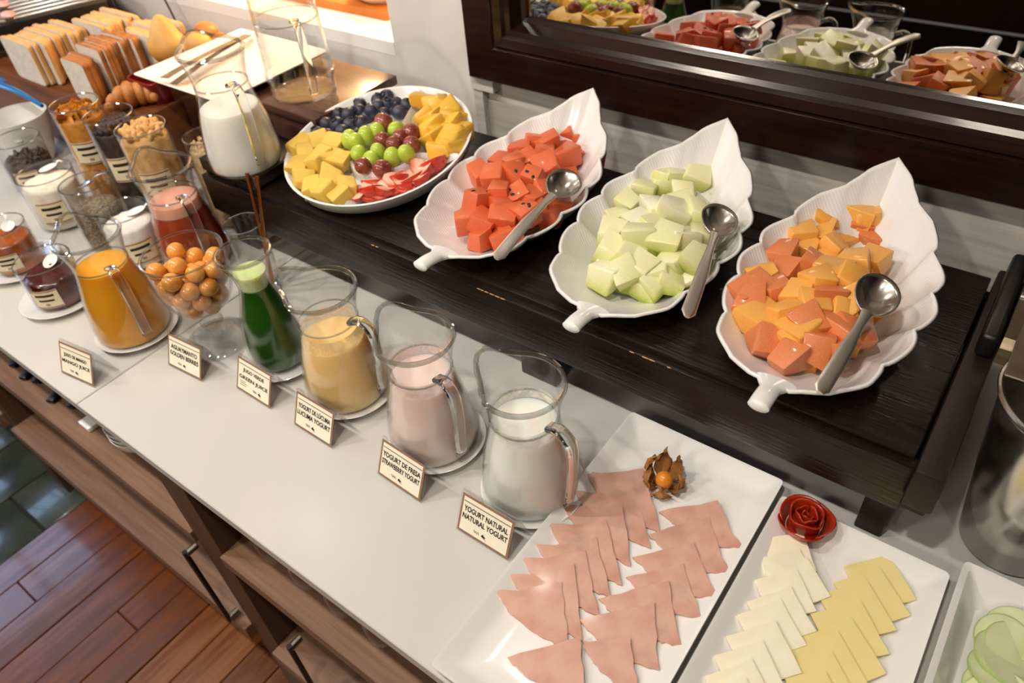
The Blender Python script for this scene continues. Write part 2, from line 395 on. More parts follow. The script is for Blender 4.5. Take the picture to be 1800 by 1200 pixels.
# ================================================================== glass jugs and their drinks
def liquid(name, c, rough=.3, c2=None, sss=.3): M_ = mat(name, c, rough, col2=c2, scale=18, coat=.2, sss=1, sss_r=(1, .8, .6)); M_.node_tree.nodes['Principled BSDF'].inputs['Subsurface Scale'].default_value = .02; return M_
def interp(prof, z):
    for (r0, z0), (r1, z1) in zip(prof, prof[1:]):
        if z0 <= z <= z1: return r0+(r1-r0)*(z-z0)/max(z1-z0, 1e-6)
    return prof[-1][0]
def dense(prof, step=.006):
    pts = smooth_path([(r, 0, z) for r, z in prof], 8*len(prof)); return [(p.x, p.z) for p in pts]
JUG = dense([(.056, .000), (.063, .006), (.0655, .022), (.064, .045), (.058, .085), (.050, .120), (.0455, .145), (.0455, .160), (.0485, .178), (.0525, .196), (.054, .206)])
def jug(name, label, base, az, drink, dmat, level, prof=JUG, spout=.014, s=1.0, wall=.0018, foam=None, handle=True, group=None, film=None):
    t = thing(name, label, 'jug', base, 0, group)
    prof = [(r*s, z*s) for r, z in prof]; H = prof[-1][1]; sp = az+math.pi
    def lip(off):
        def fn(r, z, a):
            d = (a-sp+math.pi) % (2*math.pi)-math.pi
            k = max(0, (z/H-.74)/.26)**1.6
            bmp = math.exp(-(d/.42)**2); side = math.exp(-((abs(d)-.85)/.38)**2)
            return r+off+k*s*(.016*bmp-.004*side), z+k*s*(spout*bmp+.004*side)
        return fn
    outer = lathe_rings(prof, 56, lip(0)); inner = lathe_rings([(r, max(z, .006*s)) for r, z in prof], 56, lip(-wall))
    V, Fc = loft(outer+list(reversed(inner)), True, True)
    mk('glass_body', V, Fc, G_THIN, t, angle=60)
    top = [(a+b)/2 for a, b in zip(outer[-1], inner[-1])]
    V, Fc = ring_tube(top, .0036*s, 8); mk('rim', V, Fc, G_RIM, t)
    rn = interp(prof, .152*s)
    ringp = [Vector((math.cos(2*math.pi*j/48)*(rn-.001), math.sin(2*math.pi*j/48)*(rn-.001), .152*s)) for j in range(48)]
    V, Fc = ring_tube(ringp, .0016*s, 6); mk('neck_ring', V, Fc, G_RIM, t)
    lp = [(r-wall-.0012, z) for r, z in prof if .0075*s < z < level]
    lp = [(lp[0][0]-.012, .0072*s)]+lp+[(interp(prof, level)-wall-.0012, level)]
    V, Fc = loft(lathe_rings(lp, 48), True, True); mk(drink, V, Fc, dmat, t, angle=50)
    if foam:
        fz, fm = foam
        fp = [(interp(prof, level)-wall-.0010, level+.0004), (interp(prof, fz)-wall-.0010, fz)]
        V, Fc = loft(lathe_rings([(interp(prof, level+.0004)-wall-.0012-.0004, level+.0004), (interp(prof, (level+fz)/2)-wall-.0012, (level+fz)/2), (interp(prof, fz)-wall-.0012, fz), (interp(prof, fz)-wall-.004, fz+.001)], 48), True, True)
        mk('foam', V, Fc, fm, t)
    if film:
        z1 = level+.022*s; R = lathe_rings([(interp(prof, q)-wall-.0006, q) for q in (level+.0006, level+.007, level+.015, z1)], 48)
        V, Fc = loft(R, False, False); mk('residue', V, Fc, film, t)
    if handle:
        hr = interp(prof, .158*s)
        pts = [(hr-.002, .160*s), (hr+.016*s, .166*s), (hr+.030*s, .158*s), (hr+.035*s, .140*s), (hr+.0345*s, .105*s), (hr+.031*s, .070*s), (hr+.0275*s, .040*s), (hr+.024*s, .026*s)]
        path = smooth_path([Vector((math.cos(az)*r, math.sin(az)*r, z)) for r, z in pts], 36)
        n_ = len(path); tan = Vector((-math.sin(az), math.cos(az), 0))
        rx = [.0085*s]*n_; ry = [.0042*s]*n_; rx[-1] = .005*s; ry[-1] = .002*s
        R = []
        for i, p in enumerate(path):
            tt = (path[min(i+1, n_-1)]-path[max(i-1, 0)]).normalized(); nn = tt.cross(tan).normalized()
            R.append([p+tan*(rx[i]*math.copysign(abs(math.cos(q))**.6, math.cos(q)))+nn*(ry[i]*math.copysign(abs(math.sin(q))**.6, math.sin(q))) for q in [2*math.pi*j/12 for j in range(12)]])
        V, Fc = loft(R); mk('handle', V, Fc, G_SOLID, t, angle=60)
    return t
SAUCER = [(0, .0035), (.040, .0035), (.044, .0045), (.070, .0125), (.0745, .0145), (.0755, .0138), (.070, .0085), (.046, .001), (.042, .0), (.0, .0)]
HANDLE_STEEL = mat('satin_steel', 'E2DDD3', .36, metal=1)
def saucer(x, y, label, s=1.0, z=0):
    o = tag(lathe('saucer', [(r*s, h) for r, h in SAUCER], PORC), label, 'saucer', 'saucers under the jugs and jars'); o.location = (x, y, z+.0002); return o
MANGO = liquid('mango_juice_orange', 'E8A01E', .3, 'ECA92C'); LUC = liquid('lucuma_yogurt_cream', 'FACD88', .35, 'FCD494')
FRE = liquid('strawberry_yogurt_pink', 'FCDAD1', .35, 'FDE0D8'); NAT = liquid('natural_yogurt_white', 'FFF9EA', .35, 'FFFBF0')
MILK = liquid('milk_white', 'F3EFE8', .3, 'F5F2EC'); PAP = liquid('papaya_juice_red', '9A3417', .35, 'B04A26')
FOAMP = liquid('pink_foam', 'E0A08A', .5, 'E8B09C'); FOAMG = liquid('green_foam', 'B9CC74', .5, 'CFDD98')
def film_mat(name, c):
    M = bpy.data.materials.new(name); M.use_nodes = True; N = M.node_tree.nodes; L = M.node_tree.links
    tr = N.new('ShaderNodeBsdfTransparent'); mx = N.new('ShaderNodeMixShader'); b = N['Principled BSDF']; b.inputs['Base Color'].default_value = C(c); b.inputs['Roughness'].default_value = .4
    tc = N.new('ShaderNodeTexCoord'); ns = N.new('ShaderNodeTexNoise'); ns.inputs['Scale'].default_value = 60; L.new(tc.outputs['Object'], ns.inputs[0])
    mr = N.new('ShaderNodeMapRange'); mr.inputs[1].default_value = .3; mr.inputs[2].default_value = .7; mr.inputs[3].default_value = .15; mr.inputs[4].default_value = .65; L.new(ns.outputs[0], mr.inputs[0])
    L.new(mr.outputs[0], mx.inputs[0]); L.new(tr.outputs[0], mx.inputs[1]); L.new(b.outputs[0], mx.inputs[2]); L.new(mx.outputs[0], N['Material Output'].inputs[0]); return M
FILMS = {'natural_yogurt': film_mat('white_residue', 'F8F4E8'), 'strawberry_yogurt': film_mat('pink_residue', 'F6D8D2'), 'lucuma_yogurt': film_mat('peach_residue', 'F6D8A4'), 'mango_juice': None}
ROW = [('jug', 'clear glass jug of white natural yogurt', (-.414, .503), rad(-8), 'natural_yogurt', NAT, .140),
       ('jug', 'clear glass jug of pale pink strawberry yogurt', (-.590, .497), rad(-14), 'strawberry_yogurt', FRE, .138),
       ('jug', 'clear glass jug of peach coloured lucuma yogurt', (-.782, .500), rad(10), 'lucuma_yogurt', LUC, .122),
       ('jug', 'clear glass jug of orange mango juice', (-1.245, .392), rad(-8), 'mango_juice', MANGO, .152)]
for nm, lb, (x, y), az, dn, dm, lv in ROW:
    jug(nm, lb, (x, y, .0042), az, dn, dm, lv, s=1.03, film=FILMS[dn])
    saucer(x+.004, y+.002, 'white saucer under the %s jug' % dn.replace('_', ' '), 1.0)
jug('jug', 'clear glass jug of red papaya juice with pink foam', (-1.335, .600, .0005), rad(-10), 'papaya_juice', PAP, .128, s=1.06, foam=(.150, FOAMP))
jug('jug', 'clear glass jug of white milk beside the fruit platter', (-1.208, .708, RZ+.0268), rad(-14), 'milk', MILK, .118, s=1.06)
WJ = dense([(.060, .0), (.066, .006), (.067, .02), (.072, .045), (.069, .055), (.066, .12), (.063, .19), (.063, .22), (.066, .25), (.069, .268)])
jug('water_jug', 'large clear glass jug of water on the walnut block', (-1.272, .925, .2505), rad(-25), 'water', G_WATER, .165, prof=WJ, s=1.0)
# green juice carafe
ca = thing('carafe', 'clear glass carafe of dark green juice with pale froth', 'carafe', (-.945, .492, .0042))
CP = dense([(.043, 0), (.049, .005), (.0515, .025), (.050, .055), (.044, .095), (.034, .130), (.0275, .155), (.0265, .170), (.031, .192), (.040, .214), (.0435, .224)])
inner = [(r-.003, max(z, .006)) for r, z in CP]
V, Fc = loft(lathe_rings(CP, 48)+list(reversed(lathe_rings(inner, 48)))); mk('glass_body', V, Fc, G_THIN, ca, angle=60)
V, Fc = ring_tube([Vector((math.cos(2*math.pi*j/48)*.0425, math.sin(2*math.pi*j/48)*.0425, .2245)) for j in range(48)], .0034); mk('rim', V, Fc, G_RIM, ca)
GRN = liquid('green_juice', '1E4A0C', .25, '2A5C12', .2)
def fill(name, prof, z0, z1, m_, par, wall=.003, n=40, dome=0):
    lp = [(r-wall-.0011, z) for r, z in prof if z0 < z < z1]
    lp = [(max(interp(prof, z0)-wall-.0011-(.010 if z0 < .01 else 0), .002), z0)]+lp+[(interp(prof, z1)-wall-.0011, z1)]
    if dome: lp += [(lp[-1][0]*.6, z1+dome*.8), (lp[-1][0]*.1, z1+dome)]
    V, Fc = loft(lathe_rings(lp, n)); return mk(name, V, Fc, m_, par, angle=50)
fill('green_juice', CP, .0072, .160, GRN, ca); fill('froth', CP, .1604, .190, FOAMG, ca)
saucer(-.941, .492, 'white saucer under the green juice carafe', .95)
# tumbler with two copper straws
TUM = [(.031, 0), (.033, .004), (.034, .02), (.037, .15)]
tb = thing('tumbler', 'tall clear tumbler holding copper straws behind the carafe', 'glass', (-1.135, .612, .0005))
V, Fc = loft(lathe_rings(TUM, 40)+list(reversed(lathe_rings([(r-.002, max(z, .006)) for r, z in TUM], 40)))); mk('glass_body', V, Fc, G_THIN, tb, angle=60)
V, Fc = ring_tube([Vector((math.cos(2*math.pi*j/40)*.036, math.sin(2*math.pi*j/40)*.036, .15)) for j in range(40)], .0016); mk('rim', V, Fc, G_SOLID, tb)
for k, (px, py, pz, bx, by) in enumerate(((434, 304, .235, .012, .012), (452, 310, .238, .02, .0))):
    e = at(px, py, pz); s_ = Vector((-1.135+bx, .612+by, .0085))
    o = mkw('straw', *loft(sweep([s_, s_.lerp(e, .5), e], .0034, .0034, 10)), COPPER); tag(o, 'shiny copper drinking straw leaning in the tumbler', 'straw', 'copper straws in the tumbler')
# footed goblet of golden berries
GO = dense([(.020, .072), (.034, .080), (.050, .096), (.060, .118), (.0655, .145), (.068, .175), (.068, .195)])
gb = thing('goblet', 'footed clear glass goblet heaped with golden berries', 'goblet', (-1.085, .462, .0005))
V, Fc = loft(lathe_rings(GO, 48)+list(reversed(lathe_rings([(max(r-.003, .002), z+.003 if i == 0 else z) for i, (r, z) in enumerate(GO)], 48)))); mk('bowl', V, Fc, G_THIN, gb, angle=60)
V, Fc = ring_tube([Vector((math.cos(2*math.pi*j/48)*.0665, math.sin(2*math.pi*j/48)*.0665, .195)) for j in range(48)], .0024); mk('rim', V, Fc, G_RIM, gb)
lathe('stem', [(.011, .014), (.010, .024), (.012, .034), (.020, .044), (.021, .050), (.013, .060), (.017, .068), (.020, .0715)], G_MID, gb, 32)
lathe('foot', [(.058, 0), (.060, .004), (.056, .008), (.034, .011), (.0112, .0139)], G_MID, gb, 48)
def inst(name, me, loc, rot=(0, 0, 0), scale=(1, 1, 1), label=None, cat=None, group=None, parent=None):
    o = bpy.data.objects.new(name, me); COL.objects.link(o); o.location = loc; o.rotation_euler = rot; o.scale = scale
    if parent is not None: o.parent = parent
    if label: tag(o, label, cat, group)
    return o
GBM = mat('golden_berry_skin', 'DD8F38', .22, col2='E8A552', scale=30, sss=.25, coat=.3)
BER = proto('golden_berry', *ell(16, 12, (.0158, .0158, .0156)), GBM)
def pack(n, r, inside, seed=3, it=260):
    """drop spheres into a rotational vessel; inside(z) is the free radius"""
    rn = random.Random(seed); P = [Vector((rn.uniform(-.03, .03), rn.uniform(-.03, .03), .13+i*.0035)) for i in range(n)]
    for k in range(it):
        for p in P: p.z -= .0012
        for _ in range(3):
            for i in range(n):
                for j in range(i):
                    d = P[i]-P[j]; l_ = d.length
                    if l_ < 2*r:
                        d = d*((2*r-l_)/(2*max(l_, 1e-6))); P[i] += d; P[j] -= d
            for p in P:
                if p.z < .080+r: p.z = .080+r
                h = math.hypot(p.x, p.y); lim = max(inside(p.z)-r, .001)
                if h > lim: p.x *= lim/h; p.y *= lim/h
    return P
for p in pack(36, .0158, lambda z: interp(GO, min(z, .195))-.004 if z > .09 else interp(GO, .09)-.004):
    inst('golden_berry', BER, (gb.location.x+p.x, gb.location.y+p.y, gb.location.z+p.z), (random.random()*3, random.random()*3, 0), (1, 1, random.uniform(.94, 1.1)), 'round orange golden berry in the footed goblet', 'berry', 'golden berries in the goblet')
# ------------------------------------------------------------------ table signs
PAPER = mat('cream_card', 'EFE6D0', .7); BORD = mat('brown_card_border', '8D6A54', .7); INK = mat('black_ink', '241C16', .7); INKG = mat('grey_ink', '8E8474', .7)
def text_mesh(name, txt, size, m_, par, x, z, y, width, bold=.0):
    cu = bpy.data.curves.new(name, 'FONT'); cu.body = txt; cu.size = size; cu.align_x = 'CENTER'; cu.align_y = 'CENTER'; cu.offset = bold
    cu.resolution_u = 3
    tmp = bpy.data.objects.new(name, cu); COL.objects.link(tmp)
    bpy.context.view_layer.update()
    me = bpy.data.meshes.new_from_object(tmp.evaluated_get(bpy.context.evaluated_depsgraph_get()))
    bpy.data.objects.remove(tmp); bpy.data.curves.remove(cu)
    xs = [v.co.x for v in me.vertices]; k = width/max(max(xs)-min(xs), 1e-6); ys = [v.co.y for v in me.vertices]; ky = .0086/max(max(ys)-min(ys), 1e-6)*(1.2 if '\u00da' in txt else 1)
    for v in me.vertices: v.co = Vector((x+v.co.x*k, y, z+v.co.y*ky))
    me.materials.clear(); me.materials.append(m_)
    return link(bpy.data.objects.new(name, me), par)
SIGN = [('mango juice', ('JUGO DE MANGO', 'MANGO JUICE'), (109, 656), (167, 682), (.060, .074)),
        ('golden berries', ('AGUAYMANTO', 'GOLDEN BERRIES'), (296, 642), (356, 672), (.068, .074)),
        ('green juice', ('JUGO VERDE', 'GREEN JUICE'), (415, 682), (477, 721), (.054, .074)),
        ('lucuma yogurt', ('YOGURT DE L\u00daCUMA', 'LUCUMA YOGURT'), (516, 746), (585, 790), (.074, .076)),
        ('strawberry yogurt', ('YOGURT DE FRESA', 'STRAWBERRY YOGURT'), (662, 832), (741, 886), (.076, .076)),
        ('natural yogurt', ('YOGURT NATURAL', 'NATURAL YOGURT'), (802, 930), (893, 987), (.074, .076))]
for nm, (l1, l2), a, b, (w1, w2) in SIGN:
    A, B = at(*a), at(*b); mid = (A+B)/2; rz = math.atan2(B.y-A.y, B.x-A.x)
    t = thing('table_sign', 'acrylic table sign for %s with a brown bordered card' % nm, 'sign', (mid.x, mid.y, .0008), rz)
    lean = rad(-24); W, Hh = .0465, .066
    fr = bpy.data.objects.new('sign_panel', None)
    V, Fc = box_vf(-W, W, 0, .0022, 0, Hh); M4 = Matrix.Rotation(lean, 4, 'X')
    hold = mk('acrylic_front', [M4 @ Vector(v) for v in V], Fc, G_ACRYL, t, smooth=False)
    top = M4 @ Vector((0, .0022, Hh)); d = .020
    V = [(-W, top.y, top.z), (W, top.y, top.z), (W, top.y+d, 0), (-W, top.y+d, 0)]; V += [(x_, y_+.0025, max(z_-.0012, 0)) for x_, y_, z_ in V]
    mk('acrylic_back', V, [(0, 1, 2, 3), (7, 6, 5, 4), (0, 4, 5, 1), (1, 5, 6, 2), (2, 6, 7, 3), (3, 7, 4, 0)], G_ACRYL, t, smooth=False)
    def card(name, x0, x1, z0, z1, y, m_):
        o_ = box(name, x0, x1, y, y+.0004, z0, z1, m_, t); o_.data.transform(M4); return o_
    card('card_border', -W+.003, W-.003, .003, Hh-.003, -.0008, BORD)
    cf = card('card_face', -W+.0065, W-.0065, .0065, Hh-.0065, -.0013, PAPER)
    card('rule', -W+.0075, W-.0075, Hh-.0135, Hh-.012, -.0017, INKG)
    gj = nm == 'green juice'
    for tx, wd, z_, bold in ((l1, w1, .0425 if not gj else .044, .02), (l2, w2, .0300, .02)):
        text_mesh('lettering', tx, .0098, INK, t, 0, z_, -.0018, wd, bold*.011).data.transform(M4)
    if gj:
        for q in range(3): card('small_print', -.034, -.034+random.uniform(.014, .019), .0215-q*.0034, .0225-q*.0034, -.0017, INKG)
    ox = .012 if gj else -.004
    lg = tube('logo_scroll', [M4 @ Vector((ox-.012+.010*k/14, -.0019, .0150+.0022*math.sin(k*1.3))) for k in range(15)], .0003, .0003, INKG, t, 4)
    V = [M4 @ Vector((ox+dx, -.0019, .0140+dz)) for dx, dz in ((.001, 0), (.004, .004), (.006, .0015), (.009, .001), (.0065, -.001), (.011, -.004), (.005, -.0015))]
    mk('logo_bird', V, [tuple(range(7))], INK, t, smooth=False)

# ================================================================== leaf bowls and cut fruit
LEAF = mat('ribbed_white_porcelain', 'E8E5E1', .16, spec=.5, coat=.3)
def add_ribs(M):
    nt = M.node_tree; N = nt.nodes; L = nt.links; b = N['Principled BSDF']
    tc = N.new('ShaderNodeTexCoord'); sp = N.new('ShaderNodeSeparateXYZ'); L.new(tc.outputs['Object'], sp.inputs[0])
    ab = N.new('ShaderNodeMath'); ab.operation = 'ABSOLUTE'; L.new(sp.outputs[0], ab.inputs[0])
    sk = N.new('ShaderNodeMath'); sk.operation = 'MULTIPLY_ADD'; sk.inputs[1].default_value = -.45; L.new(ab.outputs[0], sk.inputs[0]); L.new(sp.outputs[1], sk.inputs[2])
    cb_ = N.new('ShaderNodeCombineXYZ'); L.new(sk.outputs[0], cb_.inputs[1])
    wv = N.new('ShaderNodeTexWave'); wv.wave_type = 'BANDS'; wv.bands_direction = 'Y'; wv.inputs['Scale'].default_value = 62; wv.inputs['Distortion'].default_value = .0
    L.new(cb_.outputs[0], wv.inputs[0])
    bp = N.new('ShaderNodeBump'); bp.inputs['Strength'].default_value = .16; bp.inputs['Distance'].default_value = .001
    L.new(wv.outputs[0], bp.inputs['Height']); L.new(bp.outputs[0], b.inputs['Normal'])
add_ribs(LEAF)
HW = [(0, .020), (.04, .056), (.12, .083), (.22, .100), (.34, .111), (.46, .116), (.58, .110), (.70, .092), (.80, .068), (.86, .050), (.93, .030), (1, .0)]
RIMZ = [(0, .046), (.1, .050), (.4, .056), (.65, .066), (.82, .085), (1, .118)]
LY0, LY1 = -.212, .255
def leaf_outline(n=72):
    side = []
    for i in range(n+1):
        t = i/n; wd = lerp_tab(HW, t)
        if .03 < t < .86: wd += .011*abs(math.sin(math.pi*5*(t-.03)/.83))**.75
        side.append((wd, LY0+(LY1-LY0)*t, t))
    return side+[(-a, b, t) for a, b, t in reversed(side[1:-1])]+[]
def leaf_bowl(label, loc, rz):
    t = thing('leaf_bowl', label, 'bowl', loc, rz)
    out = leaf_outline(); cy = .0; rings = []
    S = [.05, .2, .35, .48, .56, .62, .68, .74, .80, .86, .91, .95, .98, 1.0]
    for s_ in S:
        k = max(0, (s_-.56)/.44); zz = k**1.35
        ring = []
        for x_, y_, tt in out:
            sx = s_**.9; ring.append(Vector((x_*sx, cy+(y_-cy)*s_, .006+zz*(lerp_tab(RIMZ, tt)-.006))))
        rings.append(ring)
    V, Fc = loft(rings, True, False)
    o = mk('dish', V, Fc, LEAF, t, angle=75)
    # face the normals up so the wall thickens downwards
    md = o.modifiers.new('wall', 'SOLIDIFY'); md.thickness = .0045; md.offset = -1
    up = sum(p.normal.z*p.area for p in o.data.polygons)
    if up < 0:
        b = bmesh.new(); b.from_mesh(o.data); bmesh.ops.reverse_faces(b, faces=b.faces); b.to_mesh(o.data); b.free()
    pth = smooth_path([(0, LY0+.012, .040), (0, LY0-.008, .044), (0, LY0-.030, .049), (0, LY0-.050, .050)], 15); n_ = len(pth)
    tube('handle', pth, [.026-.013*min(1, i/6) for i in range(n_-1)]+[.008], [.007+.001*min(1, i/6) for i in range(n_-1)]+[.004], PORC, t, 16)
    base = rrect(0, -.0, .056, .105, .052, 0, 8)
    V, Fc = loft([base, [Vector((p.x*.97, p.y*.97, .005)) for p in base]]); mk('foot', V, Fc, PORC, t, angle=60)
    return t
BOWLS = {'wat': (-.684, .868, rad(2)), 'mel': (-.422, .870, rad(2.5)), 'pap': (-.158, .868, rad(1))}
leaf_bowl('white leaf shaped bowl of watermelon cubes', (*BOWLS['wat'][:2], RZ+.0005), BOWLS['wat'][2])
leaf_bowl('white leaf shaped bowl of green melon cubes', (*BOWLS['mel'][:2], RZ+.0005), BOWLS['mel'][2])
leaf_bowl('white leaf shaped bowl of mixed papaya and mango cubes', (*BOWLS['pap'][:2], RZ+.0005), BOWLS['pap'][2])
def chunk_mesh(name, m_, seed, j=.16, bev=.10, wedge=.0):
    rn = random.Random(seed); b = bmesh.new(); bmesh.ops.create_cube(b, size=1)
    for v in b.verts:
        v.co += Vector([rn.uniform(-j, j) for _ in range(3)])
        if wedge and v.co.z > 0 and v.co.x > 0: v.co.z -= wedge*rn.uniform(.5, 1)
    bmesh.ops.bevel(b, geom=list(b.edges), offset=bev*.75, segments=2, affect='EDGES', profile=.5)
    for v in b.verts:
        v.co += v.co.normalized()*(.09*noise.noise(v.co*2.3+Vector((seed, 0, 0))))
    bmesh.ops.triangulate(b, faces=[f for f in b.faces if len(f.verts) > 4])
    me = bpy.data.meshes.new(name); b.to_mesh(me); b.free(); me.materials.append(m_)
    me.polygons.foreach_set('use_smooth', [True]*len(me.polygons)); me.set_sharp_from_angle(angle=rad(38))
    return me
M_WAT = mat('watermelon_flesh', 'D44A20', .3, col2='E07A48', scale=55, sss=.1, bump=.35, bscale=140, coat=.45)
M_MEL = grad_mat('melon_flesh', [(.0, '7E9C22'), (.18, 'A8B444'), (.45, 'CBCE7E'), (1, 'E4DFB2')], 2, .32, sss=.3, bump=.12, coat=.1)
M_MEL2 = grad_mat('pale_melon_flesh', [(.0, 'B4BC5C'), (.4, 'DAD8A0'), (1, 'EEE9CC')], 2, .32, sss=.3, bump=.12, coat=.1)
M_PAP = mat('papaya_flesh', 'D06E36', .33, col2='DE8A58', scale=40, sss=.25, bump=.2, bscale=90, coat=.45)
M_MNG = mat('mango_flesh', 'E89E3C', .33, col2='EEB45C', scale=35, sss=.3, bump=.2, bscale=90, coat=.45)
M_PIN = mat('pineapple_flesh', 'DCB23C', .35, col2='E8CA66', scale=45, sss=.3, bump=.4, bscale=90)
M_MNY = mat('yellow_mango_flesh', 'E0A82C', .3, col2='E9BE4C', scale=35, sss=.3, bump=.2, bscale=70, coat=.2)
WATS = [chunk_mesh('watermelon_cube', M_WAT, 10+i, .13, .12) for i in range(7)]
MELS = [chunk_mesh('melon_cube', M_MEL if i % 4 else M_MEL2, 30+i, .17, .12, .12) for i in range(9)]
PAPS = [chunk_mesh('papaya_chunk', M_PAP, 50+i, .19, .08, .15) for i in range(6)]
MNGS = [chunk_mesh('mango_chunk', M_MNG, 70+i, .19, .10, .15) for i in range(6)]
PINS = [chunk_mesh('pineapple_chunk', M_PIN, 90+i, .15, .18) for i in range(5)]
MNYS = [chunk_mesh('mango_piece', M_MNY, 110+i, .2, .22, .2) for i in range(5)]
SEEDM = mat('black_melon_seed', '17100C', .3)
SEED = proto('seed', *ell(8, 6, (.0046, .0030, .0016)), SEEDM)
def add_seeds(o, n, rn):
    for k in range(n):
        d = Vector((rn.uniform(-.32, .32), rn.uniform(-.32, .32), 1)); hit, p, nr, _ = o.ray_cast(d*1.0, Vector((0, 0, -1)))
        if not hit: continue
        s_ = bpy.data.objects.new('seed', SEED); COL.objects.link(s_); s_.parent = o; s_.location = p
        s_.rotation_euler = (0, 0, rn.random()*6); s_.scale = (1/o.scale.x, 1/o.scale.y, 1/o.scale.z)
def bowl_wall(u, v):                         # how far out in the leaf, and the height of its wall there
    t = min(.97, max(.02, (v-LY0)/(LY1-LY0))); hw = lerp_tab(HW, .40+(t-.40)*.75)
    ln = LY1 if v > 0 else -LY0
    sr = math.sqrt((u/hw)**2+(v/ln)**4)
    return sr, .006+max(0, (sr-.56)/.44)**1.35*(lerp_tab(RIMZ, t)-.006)
def pile(bowl, pts, meshes, name, label, cat, group, size=.035, top=.058, a=.105, b=.17, yoff=0, seeds=(), pick=None, sized={}):
    bx, by, rz = BOWLS[bowl]; rn = random.Random(len(pts)*7+len(name)); made = []
    for i, (px, py) in enumerate(pts):
        z = RZ+.05
        for _ in range(16):
            p = at(px, py, z); u, v = p.x-bx, p.y-by-yoff
            sr, wz = bowl_wall(u, v+yoff)
            z = .5*z+.5*min(RZ+(.105 if v > .05 else .066), max(RZ+.026+top*max(0, 1-(u/a)**2-(v/b)**2), RZ+wz+size*.40))
        if sr > .78: p.x, p.y = bx+(p.x-bx)*.78/sr, by+(p.y-by)*.78/sr
        s_ = size*sized.get(i, 1)*rn.uniform(.92, 1.1)
        me = meshes[i % len(meshes)] if pick is None else pick(i)
        o = inst(name, me, (p.x, p.y, z-.004), (rn.uniform(-.35, .35), rn.uniform(-.35, .35), rn.random()*6.28), (s_*rn.uniform(.9, 1.15), s_, s_*rn.uniform(.8, .98)), label, cat, group)
        if i in seeds:
            bpy.context.view_layer.update(); add_seeds(o, rn.randint(2, 3), rn)
            if len(o.children): tag(o, 'red watermelon cube with black seeds in the leaf bowl', cat, 'seeded watermelon cubes')
        made.append(o)
    return made
def underlayer(bowl, meshes, name, label, cat, group, size, a, b, yoff, z, step, pick=None):
    bx, by, rz = BOWLS[bowl]; rn = random.Random(5); i = 0
    y = -b
    while y <= b:
        x = -a
        while x <= a:
            if (x/a)**2+(y/b)**2 <= 1:
                s_ = size*rn.uniform(.9, 1.05)
                inst(name, meshes[i % len(meshes)] if pick is None else pick(i), (bx+x+rn.uniform(-.004, .004), by+yoff+y+rn.uniform(-.004, .004), z+rn.uniform(-.002, .003)), (rn.uniform(-.2, .2), rn.uniform(-.2, .2), rn.random()*6.28), (s_, s_, s_*.9), label, cat, group); i += 1
            x += step
        y += step
def zp(l, x0, y0, k): return [(x0+a/k, y0+b/k) for a, b in l]
W_PTS = zp([(1045, 415), (1185, 440), (1255, 452), (1320, 590), (1125, 500), (1025, 540), (855, 525), (950, 465), (905, 590), (1180, 575), (725, 605), (820, 625), (680, 710), (830, 700), (575, 690), (950, 725), (1050, 650), (840, 840), (720, 835), (560, 880), (930, 870), (1030, 830), (720, 925), (490, 1020), (600, 1030), (745, 1005), (875, 980), (960, 930), (1060, 985), (585, 1150), (720, 1135), (950, 1110), (1110, 900), (790, 1110)], 700, 130, 4)
GL = ('red watermelon cube piled in the leaf bowl', 'watermelon', 'watermelon cubes')
pile('wat', W_PTS, WATS, 'watermelon_cube', *GL, size=.036, top=.050, yoff=.005, seeds=(1, 3, 13, 15, 17, 19, 28, 31, 26), sized={3: 1.25, 5: 1.2, 12: 1.25, 19: 1.2, 25: 1.25})
underlayer('wat', WATS, 'watermelon_cube', *GL, .034, .066, .125, .0, RZ+.028, .036)
M_PTS = zp([(1115, 325), (960, 375), (1195, 400), (855, 430), (985, 455), (1130, 465), (1265, 550), (730, 530), (850, 530), (1010, 555), (620, 630), (790, 660), (930, 690), (1100, 700), (985, 620), (530, 715), (690, 740), (510, 840), (820, 780), (700, 860), (870, 890), (1010, 880), (1120, 860), (505, 960), (640, 960), (1090, 1000), (950, 1050), (460, 1120), (590, 1100), (710, 1080), (820, 1090), (1030, 1110), (900, 1170), (800, 1180), (1160, 1080)], 950, 200, 4)
GL = ('pale green melon cube piled in the leaf bowl', 'melon', 'green melon cubes')
WHITE_I = {5, 11, 12, 16, 21, 27, 31, 2}
mp_ = lambda i: MELS[(0, 4, 8)[i % 3]] if i in WHITE_I else MELS[(1, 2, 3, 5, 6, 7)[i % 6]]
pile('mel', M_PTS, MELS, 'melon_cube', *GL, size=.036, top=.048, yoff=.003, pick=mp_, sized={0: 1.1, 5: 1.2, 12: 1.2, 19: 1.2, 20: 1.25})
underlayer('mel', MELS, 'melon_cube', *GL, .034, .066, .13, -.01, RZ+.028, .036)
P_PTS = [('m', 700, 370), ('m', 890, 310), ('m', 950, 290), ('p', 880, 410), ('p', 1060, 430), ('p', 970, 500), ('m', 560, 480), ('m', 660, 470), ('m', 740, 540), ('m', 800, 490), ('m', 590, 550), ('p', 450, 590), ('p', 490, 665), ('p', 620, 640), ('m', 870, 620), ('m', 965, 610), ('m', 740, 685), ('m', 820, 730), ('m', 310, 690), ('p', 270, 790), ('p', 430, 790), ('m', 660, 745), ('p', 720, 815), ('m', 560, 800), ('m', 620, 860), ('m', 340, 940), ('m', 480, 910), ('p', 620, 965), ('m', 790, 915), ('m', 865, 840), ('p', 370, 1070), ('m', 530, 1050), ('p', 660, 1075), ('p', 780, 1000), ('p', 490, 1155), ('p', 870, 1025), ('p', 245, 860), ('p', 740, 1110), ('m', 560, 1000)]
